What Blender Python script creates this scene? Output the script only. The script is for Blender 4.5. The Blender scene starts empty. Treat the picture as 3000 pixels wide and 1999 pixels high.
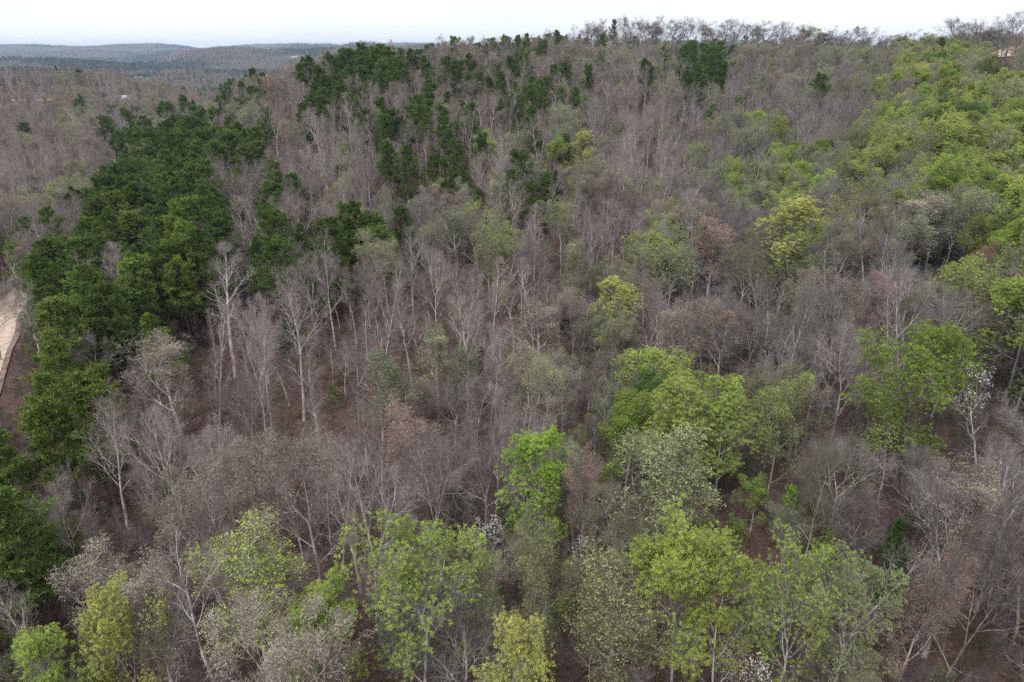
import bpy, math, random
import numpy as np
from mathutils import Vector

# ------------------------------------------------------------------ camera, world, sun, exposure
S = bpy.context.scene
COL = S.collection
ZC = 60.0                      # camera height above the world zero; the valley floor under it is about 50 m lower
PITCH = math.radians(23.1)
F = 1568.7                     # focal length in pixels of a 2353 x 1568 picture
CX, CY = 1176.5, 784.0
cam_data = bpy.data.cameras.new('camera')
cam = bpy.data.objects.new('camera', cam_data)
COL.objects.link(cam)
cam_data.lens = 24.0
cam_data.sensor_width = 36.0
cam_data.clip_end = 60000.0
cam_data.clip_start = 0.5
cam.location = (0, 0, ZC)
cam.rotation_euler = (math.pi / 2 - PITCH, 0, 0)
S.camera = cam

SUN_EL, SUN_AZ = math.radians(52), math.radians(-150)   # azimuth from +Y, clockwise
W = bpy.data.worlds.new('World')
S.world = W
W.use_nodes = True
nt = W.node_tree
nt.nodes.clear()
out = nt.nodes.new('ShaderNodeOutputWorld')
bg = nt.nodes.new('ShaderNodeBackground')
sky = nt.nodes.new('ShaderNodeTexSky')
sky.sky_type = 'NISHITA'
sky.sun_disc = False
sky.sun_elevation = SUN_EL
sky.sun_rotation = SUN_AZ
tc = nt.nodes.new('ShaderNodeTexCoord')
sep = nt.nodes.new('ShaderNodeSeparateXYZ')
nt.links.new(tc.outputs['Generated'], sep.inputs[0])
ramp = nt.nodes.new('ShaderNodeValToRGB')
els = ramp.color_ramp.elements
els[0].position = 0.0; els[0].color = (0.87, 0.93, 0.99, 1)
els[1].position = 1.0; els[1].color = (1.0, 1.0, 1.02, 1)
e = els.new(0.04); e.color = (0.93, 0.95, 0.99, 1)
e = els.new(0.10); e.color = (0.98, 0.98, 1.0, 1)
e = els.new(0.35); e.color = (1.0, 1.0, 1.0, 1)
nt.links.new(sep.outputs['Z'], ramp.inputs[0])
# overcast: brighter towards the zenith
mr = nt.nodes.new('ShaderNodeMapRange')
mr.inputs['From Min'].default_value = 0.12; mr.inputs['From Max'].default_value = 0.9
mr.inputs['To Min'].default_value = 12.4; mr.inputs['To Max'].default_value = 15.5
nt.links.new(sep.outputs['Z'], mr.inputs[0])
noi = nt.nodes.new('ShaderNodeTexNoise')
noi.inputs['Scale'].default_value = 2.2; noi.inputs['Detail'].default_value = 5
mp = nt.nodes.new('ShaderNodeMapping'); mp.inputs['Scale'].default_value = (1, 1, 5)
nt.links.new(tc.outputs['Generated'], mp.inputs[0]); nt.links.new(mp.outputs[0], noi.inputs['Vector'])
nm = nt.nodes.new('ShaderNodeMapRange')
nm.inputs['From Min'].default_value = 0.3; nm.inputs['From Max'].default_value = 0.7
nm.inputs['To Min'].default_value = 0.90; nm.inputs['To Max'].default_value = 1.10
nt.links.new(noi.outputs['Fac'], nm.inputs[0])
mul = nt.nodes.new('ShaderNodeMath'); mul.operation = 'MULTIPLY'
nt.links.new(mr.outputs[0], mul.inputs[0]); nt.links.new(nm.outputs[0], mul.inputs[1])
cl = nt.nodes.new('ShaderNodeVectorMath'); cl.operation = 'SCALE'
nt.links.new(ramp.outputs[0], cl.inputs[0]); nt.links.new(mul.outputs[0], cl.inputs['Scale'])
mix = nt.nodes.new('ShaderNodeMix'); mix.data_type = 'RGBA'
mix.inputs['Factor'].default_value = 0.93
nt.links.new(sky.outputs[0], mix.inputs['A']); nt.links.new(cl.outputs[0], mix.inputs['B'])
nt.links.new(mix.outputs['Result'], bg.inputs['Color'])
bg.inputs['Strength'].default_value = 0.1
nt.links.new(bg.outputs[0], out.inputs['Surface'])

sun_d = bpy.data.lights.new('sun', 'SUN')
sun_d.energy = 2.6
sun_d.angle = math.radians(18)
sun_d.color = (1.0, 0.98, 0.95)
sun = bpy.data.objects.new('sun', sun_d)
COL.objects.link(sun)
sv = Vector((math.sin(SUN_AZ) * math.cos(SUN_EL), math.cos(SUN_AZ) * math.cos(SUN_EL), math.sin(SUN_EL)))
sun.rotation_euler = sv.to_track_quat('Z', 'Y').to_euler()
sun.location = (0, 0, 200)
S.view_settings.view_transform = 'Standard'
S.view_settings.look = 'None'
S.view_settings.exposure = 0.0
S.view_settings.gamma = 1.0
S.render.engine = 'CYCLES'
S.cycles.max_bounces = 4
S.cycles.diffuse_bounces = 2
S.cycles.glossy_bounces = 1
S.cycles.transmission_bounces = 2
S.cycles.volume_bounces = 1
S.cycles.use_denoising = False
S.cycles.denoiser = 'OPENIMAGEDENOISE'
S.cycles.denoising_input_passes = 'RGB_ALBEDO_NORMAL'
S.cycles.denoising_prefilter = 'ACCURATE'
S.cycles.use_adaptive_sampling = True
S.cycles.adaptive_threshold = 0.008
S.cycles.caustics_reflective = False
S.cycles.caustics_refractive = False

SP, CP = math.sin(PITCH), math.cos(PITCH)
def depth_of(x, y, z): return y * CP - (z - ZC) * SP
def project(x, y, z):
    d = depth_of(x, y, z)
    return CX + F * x / d, CY - F * (y * SP + (z - ZC) * CP) / d, d

# ------------------------------------------------------------------ terrain
CT = {  # picture column of 2353 -> (distance ahead, height relative to the camera)
 -500: [(45, -54), (100, -54), (200, -56), (300, -50), (420, -42), (560, -32), (620, -34), (760, -66)],
 0:    [(20, -54), (45, -55), (95, -52), (125, -54), (160, -56), (200, -55), (250, -52), (300, -50), (400, -43), (520, -36), (590, -32), (640, -36), (780, -74)],
 300:  [(20, -54), (45, -55), (70, -54), (100, -51), (140, -50), (180, -48), (230, -48), (300, -50), (400, -45), (520, -38), (585, -35), (640, -42), (780, -78)],
 450:  [(45, -54), (100, -50), (140, -48), (190, -44), (230, -45), (300, -45), (400, -46), (540, -44), (700, -70)],
 600:  [(45, -52), (70, -53), (100, -51), (140, -48), (190, -43), (240, -37), (300, -30), (350, -28), (420, -38), (560, -60)],
 900:  [(20, -50), (45, -51), (70, -53), (100, -52), (140, -49), (190, -43), (240, -32), (300, -20), (340, -17), (420, -30), (560, -60)],
 1200: [(20, -49), (45, -50), (70, -55), (90, -58), (120, -56), (150, -52), (190, -45), (240, -37), (300, -25), (350, -15), (410, -8), (480, -18), (600, -50)],
 1500: [(20, -48), (45, -50), (70, -53), (100, -55), (140, -53), (190, -45), (240, -38), (300, -28), (360, -15), (425, -3), (500, -12), (620, -45)],
 1800: [(20, -46), (45, -48), (70, -49), (100, -50), (140, -47), (190, -39), (230, -33), (275, -32), (340, -20), (415, -5), (500, -12), (620, -45)],
 2100: [(45, -45), (70, -43), (100, -41), (140, -35), (180, -28), (230, -21), (280, -18), (340, -9), (390, -6), (480, -14), (600, -45)],
 2353: [(30, -42), (60, -40), (100, -38), (140, -33), (180, -25), (220, -17), (260, -8), (300, -1), (350, 3), (460, -10), (600, -45)],
 2800: [(60, -38), (120, -30), (180, -18), (240, -8), (300, -2), (360, -1), (480, -14)],
}
cp_ = []
for u, row in CT.items():
    for Y, z in row:
        d = Y * CP - z * SP
        cp_.append(((u - CX) / F * d, Y, z))
for x in (-60, -20, 20, 60): cp_ += [(x, -30, -46)]
cp_ = np.array(cp_)
def tps(r2):
    return np.where(r2 > 1e-9, 0.5 * r2 * np.log(np.maximum(r2, 1e-9)), 0.0)
_n = len(cp_); _xy = cp_[:, :2] / 100.0
_K = tps(((_xy[:, None] - _xy[None]) ** 2).sum(-1)) + np.eye(_n) * 0.02
_P = np.hstack([np.ones((_n, 1)), _xy])
_A = np.zeros((_n + 3, _n + 3)); _A[:_n, :_n] = _K; _A[:_n, _n:] = _P; _A[_n:, :_n] = _P.T
_w = np.linalg.solve(_A, np.concatenate([cp_[:, 2], np.zeros(3)]))
_rng = np.random.default_rng(5)
_perm = _rng.random((256, 256))
def vnoise(x, y):
    xi = np.floor(x).astype(int); yi = np.floor(y).astype(int)
    fx = x - xi; fy = y - yi
    fx = fx * fx * (3 - 2 * fx); fy = fy * fy * (3 - 2 * fy)
    g = lambda a, b: _perm[a & 255, b & 255]
    return (g(xi, yi) * (1 - fx) + g(xi + 1, yi) * fx) * (1 - fy) + (g(xi, yi + 1) * (1 - fx) + g(xi + 1, yi + 1) * fx) * fy - 0.5
def sstep(a, b, v):
    t = np.clip((v - a) / (b - a), 0, 1)
    return t * t * (3 - 2 * t)
HILLS = [  # picture column, distance, height gain, radius across, radius along
 (530, 3300, 105, 330, 260), (640, 3500, 82, 420, 300), (845, 2900, 108, 210, 200), (770, 3500, 88, 420, 320), (1000, 3600, 95, 500, 350),
 (60, 7000, 112, 900, 500), (330, 7300, 116, 800, 500), (650, 8200, 105, 1200, 500), (200, 5200, 60, 900, 300), (480, 5200, 70, 700, 400),
 (950, 8000, 118, 1500, 500), (760, 6000, 100, 900, 400), (2150, 3500, 95, 1600, 400), (1500, 5000, 60, 1800, 500), (420, 1900, 24, 400, 220),
 (-300, 6500, 110, 1400, 500), (60, 1700, 38, 380, 160), (-100, 2600, 60, 700, 300)]
HW = []
for u, Y, h, ra, rb in HILLS:
    HW.append(((u - CX) / F * Y * CP, Y, h, ra, rb))
def terrain(x, y):
    x = np.asarray(x, float); y = np.asarray(y, float)
    sh = x.shape
    xf = x.ravel(); yf = y.ravel()
    z = np.zeros_like(xf)
    CH = 20000
    for i in range(0, len(xf), CH):
        a = np.clip(xf[i:i + CH], -600, 600) / 100; b = np.clip(yf[i:i + CH], -40, 800) / 100
        r2 = (a[:, None] - _xy[None, :, 0]) ** 2 + (b[:, None] - _xy[None, :, 1]) ** 2
        z[i:i + CH] = tps(r2) @ _w[:_n] + _w[_n] + _w[_n + 1] * a + _w[_n + 2] * b
    z = np.clip(z, -75, 6)
    z += 2.4 * vnoise(xf / 23 + 7, yf / 23) + 0.9 * vnoise(xf / 8, yf / 8 + 3)
    r = np.hypot(xf, yf)
    far = -98 + 26 * vnoise(xf / 420, yf / 420 + 9) + 14 * vnoise(xf / 160 + 3, yf / 160) + np.clip(r - 2500, 0, 6000) / 6000 * (34 + 34 * vnoise(xf / 1100, yf / 700))
    hm = np.zeros_like(xf)
    for hx, hy, hh, ra, rb in HW:
        hm = np.maximum(hm, hh * np.exp(-((xf - hx) / ra) ** 2 - ((yf - hy) / rb) ** 2))
    far = far * 1.0 + hm
    w = sstep(700, 1050, r + np.where(yf < 0, 0, 0))
    z = z * (1 - w) + far * w
    return (z + ZC).reshape(sh)
def tz(x, y): return float(terrain(np.array([x]), np.array([y]))[0])
def ground_at(u, v):
    """world point where the sight line through a picture point meets the ground"""
    Y = np.concatenate([np.arange(25, 700, 1.0), np.arange(700, 9000, 10.0)])
    b = (CY - v) / F
    t = Y / (CP + b * SP)
    zz = ZC + t * (-SP + b * CP)
    xx = (u - CX) / F * t
    g = terrain(xx, Y)
    k = np.argmax(zz <= g)
    return float(xx[k]), float(Y[k]), float(g[k])

# ------------------------------------------------------------------ material helpers
def mat(name):
    m = bpy.data.materials.new(name)
    m.use_nodes = True
    m.node_tree.nodes.clear()
    return m, m.node_tree
def N(t, kind, **kw):
    n = t.nodes.new('ShaderNode' + kind)
    for k, v in kw.items(): setattr(n, k, v)
    return n
def ramp_node(t, stops):
    r = N(t, 'ValToRGB')
    e = r.color_ramp.elements
    e[0].position, e[0].color = stops[0][0], (*stops[0][1], 1)
    e[1].position, e[1].color = stops[-1][0], (*stops[-1][1], 1)
    for p, c in stops[1:-1]:
        q = e.new(p); q.color = (*c, 1)
    return r
def leaf_material(name, transl=0.35, var=0.35, attr='tint'):
    m, t = mat(name)
    o = N(t, 'OutputMaterial')
    a = N(t, 'Attribute', attribute_type='INSTANCER', attribute_name=attr)
    g = N(t, 'NewGeometry')
    v1 = N(t, 'MapRange'); v1.inputs['To Min'].default_value = 1 - var; v1.inputs['To Max'].default_value = 1 + var
    t.links.new(g.outputs['Random Per Island'], v1.inputs[0])
    tc = N(t, 'TexCoord')
    no = N(t, 'TexNoise'); no.inputs['Scale'].default_value = 0.45; no.inputs['Detail'].default_value = 2
    t.links.new(tc.outputs['Object'], no.inputs['Vector'])
    v2 = N(t, 'MapRange'); v2.inputs['From Min'].default_value = 0.3; v2.inputs['From Max'].default_value = 0.7
    v2.inputs['To Min'].default_value = 0.75; v2.inputs['To Max'].default_value = 1.25
    t.links.new(no.outputs['Fac'], v2.inputs[0])
    mu = N(t, 'Math', operation='MULTIPLY')
    t.links.new(v1.outputs[0], mu.inputs[0]); t.links.new(v2.outputs[0], mu.inputs[1])
    sc = N(t, 'VectorMath', operation='SCALE')
    t.links.new(a.outputs['Color'], sc.inputs[0]); t.links.new(mu.outputs[0], sc.inputs['Scale'])
    hs = N(t, 'HueSaturation')
    hv = N(t, 'MapRange'); hv.inputs['To Min'].default_value = 0.483; hv.inputs['To Max'].default_value = 0.514
    ha = N(t, 'Math', operation='MULTIPLY_ADD'); ha.inputs[1].default_value = 0.35; t.links.new(g.outputs['Random Per Island'], ha.inputs[0])
    n3 = N(t, 'TexNoise'); n3.inputs['Scale'].default_value = 0.33; n3.inputs['Detail'].default_value = 2
    t.links.new(tc.outputs['Object'], n3.inputs['Vector']); t.links.new(n3.outputs['Fac'], ha.inputs[2])
    hv.inputs['From Min'].default_value = 0.35; hv.inputs['From Max'].default_value = 1.0
    t.links.new(ha.outputs[0], hv.inputs[0])
    t.links.new(hv.outputs[0], hs.inputs['Hue']); t.links.new(sc.outputs[0], hs.inputs['Color'])
    d = N(t, 'BsdfDiffuse'); tr = N(t, 'BsdfTranslucent'); mx = N(t, 'MixShader')
    mx.inputs[0].default_value = transl
    t.links.new(hs.outputs[0], d.inputs[0]); t.links.new(hs.outputs[0], tr.inputs[0])
    t.links.new(d.outputs[0], mx.inputs[1]); t.links.new(tr.outputs[0], mx.inputs[2])
    t.links.new(mx.outputs[0], o.inputs[0])
    return m
def bark_material(name, lo, hi, scale=3.0, attr=None):
    m, t = mat(name)
    o = N(t, 'OutputMaterial')
    tc = N(t, 'TexCoord')
    mp = N(t, 'Mapping'); mp.inputs['Scale'].default_value = (scale, scale, scale * 0.25)
    no = N(t, 'TexNoise'); no.inputs['Detail'].default_value = 5; no.inputs['Scale'].default_value = 1.0
    t.links.new(tc.outputs['Object'], mp.inputs[0]); t.links.new(mp.outputs[0], no.inputs['Vector'])
    r = ramp_node(t, [(0.32, lo), (0.68, hi)])
    t.links.new(no.outputs['Fac'], r.inputs[0])
    d = N(t, 'BsdfDiffuse')
    if attr:
        a = N(t, 'Attribute', attribute_type='INSTANCER', attribute_name=attr)
        ml = N(t, 'Mix', data_type='RGBA', blend_type='MULTIPLY'); ml.inputs['Factor'].default_value = 1
        t.links.new(r.outputs[0], ml.inputs['A']); t.links.new(a.outputs['Color'], ml.inputs['B'])
        t.links.new(ml.outputs['Result'], d.inputs[0])
    else:
        t.links.new(r.outputs[0], d.inputs[0])
    t.links.new(d.outputs[0], o.inputs[0])
    return m
def plain(name, c, rough=0.8, noise=0.15, scale=4.0):
    m, t = mat(name)
    o = N(t, 'OutputMaterial'); p = N(t, 'BsdfPrincipled')
    p.inputs['Roughness'].default_value = rough
    tc = N(t, 'TexCoord'); no = N(t, 'TexNoise'); no.inputs['Scale'].default_value = scale; no.inputs['Detail'].default_value = 4
    t.links.new(tc.outputs['Object'], no.inputs['Vector'])
    r = ramp_node(t, [(0.3, tuple(x * (1 - noise) for x in c)), (0.7, tuple(min(1, x * (1 + noise)) for x in c))])
    t.links.new(no.outputs['Fac'], r.inputs[0]); t.links.new(r.outputs[0], p.inputs['Base Color'])
    t.links.new(p.outputs[0], o.inputs[0])
    return m

M_LEAF = leaf_material('young_leaves')
M_BUD = leaf_material('bud_tufts', 0.2, 0.45)
M_NEEDLE = leaf_material('pine_needles', 0.15, 0.55)
M_FLOWER = leaf_material('white_blossom', 0.3, 0.12)
M_BARK = bark_material('grey_bark', (0.12, 0.107, 0.104), (0.56, 0.525, 0.515), 2.5, 'bark_tint')
M_TWIG = bark_material('twig_bark', (0.150, 0.134, 0.129), (0.290, 0.262, 0.255), 1.2, 'bark_tint')
M_PBARK = bark_material('pine_bark', (0.06, 0.045, 0.036), (0.17, 0.13, 0.11), 3.0)

# ------------------------------------------------------------------ ground material
def ground_material():
    m, t = mat('leaf_litter')
    o = N(t, 'OutputMaterial'); d = N(t, 'BsdfDiffuse')
    tc = N(t, 'TexCoord')
    def noise(scale, detail=4, rough=0.6):
        n = N(t, 'TexNoise'); n.inputs['Scale'].default_value = scale; n.inputs['Detail'].default_value = detail; n.inputs['Roughness'].default_value = rough
        t.links.new(tc.outputs['Object'], n.inputs['Vector']); return n
    fine = noise(2.5, 6, 0.8)
    r1 = ramp_node(t, [(0.30, (0.026, 0.015, 0.013)), (0.5, (0.098, 0.060, 0.052)), (0.70, (0.28, 0.20, 0.175))])
    t.links.new(fine.outputs['Fac'], r1.inputs[0])
    big = noise(0.06, 4)
    r2 = ramp_node(t, [(0.35, (0.065, 0.048, 0.038)), (0.65, (0.125, 0.074, 0.064))])
    t.links.new(big.outputs['Fac'], r2.inputs[0])
    mx = N(t, 'Mix', data_type='RGBA'); mx.inputs['Factor'].default_value = 0.25
    t.links.new(r1.outputs[0], mx.inputs['A']); t.links.new(r2.outputs[0], mx.inputs['B'])
    gr = noise(0.09, 5, 0.7)
    gm = N(t, 'MapRange'); gm.inputs['From Min'].default_value = 0.58; gm.inputs['From Max'].default_value = 0.72; gm.inputs['To Max'].default_value = 0.5
    t.links.new(gr.outputs['Fac'], gm.inputs[0])
    mg = N(t, 'Mix', data_type='RGBA')
    t.links.new(gm.outputs[0], mg.inputs['Factor']); t.links.new(mx.outputs['Result'], mg.inputs['A'])
    mg.inputs['B'].default_value = (0.055, 0.065, 0.022, 1)
    # the far valley and hills: woodland floor seen between the far trees
    sp = N(t, 'SeparateXYZ'); t.links.new(tc.outputs['Object'], sp.inputs[0])
    ln = N(t, 'VectorMath', operation='LENGTH'); t.links.new(tc.outputs['Object'], ln.inputs[0])
    fm = N(t, 'MapRange'); fm.inputs['From Min'].default_value = 700; fm.inputs['From Max'].default_value = 1200
    t.links.new(ln.outputs['Value'], fm.inputs[0])
    fn = noise(0.004, 5)
    r3 = ramp_node(t, [(0.38, (0.075, 0.062, 0.05)), (0.6, (0.10, 0.085, 0.068))])
    t.links.new(fn.outputs['Fac'], r3.inputs[0])
    mf = N(t, 'Mix', data_type='RGBA')
    t.links.new(fm.outputs[0], mf.inputs['Factor']); t.links.new(mg.outputs['Result'], mf.inputs['A']); t.links.new(r3.outputs[0], mf.inputs['B'])
    t.links.new(mf.outputs['Result'], d.inputs[0])
    bp = N(t, 'Bump'); bp.inputs['Strength'].default_value = 0.8; bp.inputs['Distance'].default_value = 0.15
    t.links.new(fine.outputs['Fac'], bp.inputs['Height']); t.links.new(bp.outputs[0], d.inputs['Normal'])
    t.links.new(d.outputs[0], o.inputs[0])
    return m
M_GROUND = ground_material()
M_GRAVEL = plain('pale_gravel', (0.46, 0.36, 0.30), 0.95, 0.22, 0.8)
M_FIELD = plain('pasture', (0.16, 0.24, 0.09), 0.9, 0.2, 0.02)
M_DRYFIELD = plain('dry_field', (0.30, 0.23, 0.14), 0.9, 0.2, 0.02)

# ------------------------------------------------------------------ mesh helpers
def mesh_from(name, parts, smooth=False):
    """parts: list of (verts (N,3), faces (F,k) array, material)"""
    V, L, ST, TOT, MI, mats = [], [], [], [], [], []
    off = 0; lo = 0
    for v, f, m in parts:
        if len(f) == 0: continue
        if m not in mats: mats.append(m)
        V.append(v); k = f.shape[1]
        L.append((f + off).ravel()); ST.append(lo + np.arange(len(f)) * k); TOT.append(np.full(len(f), k))
        MI.append(np.full(len(f), mats.index(m)))
        off += len(v); lo += f.size
    me = bpy.data.meshes.new(name)
    V = np.concatenate(V).astype(np.float32); L = np.concatenate(L).astype(np.int32)
    me.vertices.add(len(V)); me.vertices.foreach_set('co', V.ravel())
    me.loops.add(len(L)); me.loops.foreach_set('vertex_index', L)
    ST = np.concatenate(ST).astype(np.int32); TOT = np.concatenate(TOT).astype(np.int32)
    me.polygons.add(len(ST)); me.polygons.foreach_set('loop_start', ST); me.polygons.foreach_set('loop_total', TOT)
    me.polygons.foreach_set('material_index', np.concatenate(MI).astype(np.int32))
    if smooth: me.polygons.foreach_set('use_smooth', np.ones(len(ST), bool))
    for m in mats: me.materials.append(m)
    me.update(calc_edges=True)
    return me
def unit(v): return v / np.maximum(np.linalg.norm(v, axis=-1, keepdims=True), 1e-9)
def tubes(P, R, n, m):
    """P (M,K,3) centre lines, R (M,K) radii -> open tubes closed to a point at the tip"""
    M, K, _ = P.shape
    T = unit(np.gradient(P, axis=1))
    mean = unit(P[:, -1] - P[:, 0])
    ref = np.where(np.abs(mean[:, 2:3]) < 0.9, np.array([[0, 0, 1.0]]), np.array([[1.0, 0, 0]]))
    ref = unit(np.cross(mean, ref))[:, None, :]
    A = unit(ref - T * (T * ref).sum(-1, keepdims=True)); B = np.cross(T, A)
    an = np.arange(n) * 2 * math.pi / n
    ring = A[:, :, None] * np.cos(an)[None, None, :, None] + B[:, :, None] * np.sin(an)[None, None, :, None]
    V = P[:, :, None] + ring * R[:, :, None, None]
    V = V.reshape(-1, 3)
    m0 = np.arange(M)[:, None, None] * K * n; k0 = np.arange(K - 1)[None, :, None] * n; j = np.arange(n)[None, None, :]; j2 = (j + 1) % n
    a = m0 + k0 + j; b = m0 + k0 + j2; c = b + n; d = a + n
    return V, np.stack([a, b, c, d], -1).reshape(-1, 4), m
def along(P, s):
    """points, tangents at s (M,C) of chains P (M,K,3)"""
    K = P.shape[1]
    x = np.clip(s, 0, 0.9999) * (K - 1); i = x.astype(int); f = (x - i)[..., None]
    mi = np.arange(P.shape[0])[:, None]
    a = P[mi, i]; b = P[mi, i + 1]
    return a * (1 - f) + b * f, unit(b - a), i, f[..., 0]
def spawn(rng, P, R, L, C, s0, s1, ang, lenf, K, up=0.05, wob=0.12, rr=0.6, rmax=1.0, tip=0.25, jit=0.3, flat=0.0):
    M = P.shape[0]
    s = s0 + (s1 - s0) * (np.arange(C)[None] + rng.random((M, C))) / C
    p, t, i, f = along(P, s)
    mi = np.arange(M)[:, None]
    r = R[mi, i] * (1 - f) + R[mi, i + 1] * f
    az = np.arange(C)[None] * 2.399 + rng.random((M, 1)) * 6.28 + rng.normal(0, 0.35, (M, C))
    ref = np.where(np.abs(t[..., 2:3]) < 0.95, np.array([0, 0, 1.0]), np.array([1.0, 0, 0]))
    a = unit(np.cross(t, ref)); b = np.cross(t, a)
    an = (ang(s) if callable(ang) else ang) * (1 + rng.normal(0, 0.15, (M, C)))
    sa = np.sin(az) * (1 - flat)
    d = unit(np.cos(an)[..., None] * t + np.sin(an)[..., None] * unit(np.cos(az)[..., None] * a + sa[..., None] * b))
    ln = L[:, None] * lenf(s) * (1 + jit * (rng.random((M, C)) * 2 - 1))
    ro = np.minimum(r * rr, rmax)
    d = d.reshape(-1, 3); p = p.reshape(-1, 3); ln = ln.ravel(); ro = ro.ravel()
    Q = [p]; st = (ln / (K - 1))[:, None]
    for k in range(K - 1):
        Q.append(Q[-1] + d * st)
        d = unit(d + rng.normal(0, wob, d.shape) + np.array([0, 0, up]))
    Q = np.stack(Q, 1)
    tp = 1 - (1 - tip) * np.linspace(0, 1, K)[None]
    return Q, ro[:, None] * tp, ln
def leaves(rng, C, a, b, m, upb=0.7, spread=0.0, each=1):
    C = np.repeat(C, each, axis=0)
    if spread: C = C + rng.normal(0, spread, C.shape) * np.array([1, 1, 0.6])
    n = unit(rng.normal(0, 1, C.shape) + np.array([0, 0, upb * 1.5]))
    t = unit(np.cross(n, rng.normal(0, 1, C.shape))); w = np.cross(n, t)
    k = 0.55 + 0.95 * rng.random((len(C), 1)) ** 1.5
    V = np.stack([C - t * a * k, C + w * b * k, C + t * a * k, C - w * b * k], 1).reshape(-1, 3)
    return V, np.arange(len(C) * 4).reshape(-1, 4), m
def needle_tufts(rng, C, D, each, ln, wd, m):
    Cc = np.repeat(C, each, axis=0); Dd = np.repeat(D, each, axis=0)
    d = unit(Dd * 0.5 + rng.normal(0, 0.62, Cc.shape) + np.array([0, 0, 0.25]))
    w = unit(np.cross(d, rng.normal(0, 1, Cc.shape))) * wd
    l = ln * (0.7 + 0.6 * rng.random((len(Cc), 1)))
    s = Cc + rng.normal(0, ln * 0.25, Cc.shape)
    V = np.stack([s, s + d * l * .55 + w, s + d * l, s + d * l * .55 - w], 1).reshape(-1, 3)
    return V, np.arange(len(Cc) * 4).reshape(-1, 4), m

class Proto:
    pass
PROTOS = {}
def finish(key, wood, fine):
    pr = Proto()
    pr.trunk = mesh_from(key + '_trunk', wood, smooth=True)
    pr.crown = mesh_from(key + '_crown', fine)
    pr.whole = mesh_from(key + '_whole', wood + fine)
    V = np.concatenate([f[0] for f in fine])
    c = np.median(V, axis=0)
    pr.D = 2 * np.percentile(np.hypot(V[:, 0] - c[0], V[:, 1] - c[1]), 94)
    pr.H = np.percentile(V[:, 2], 99.5)
    pr.key = key
    PROTOS[key] = pr
    return pr

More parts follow.
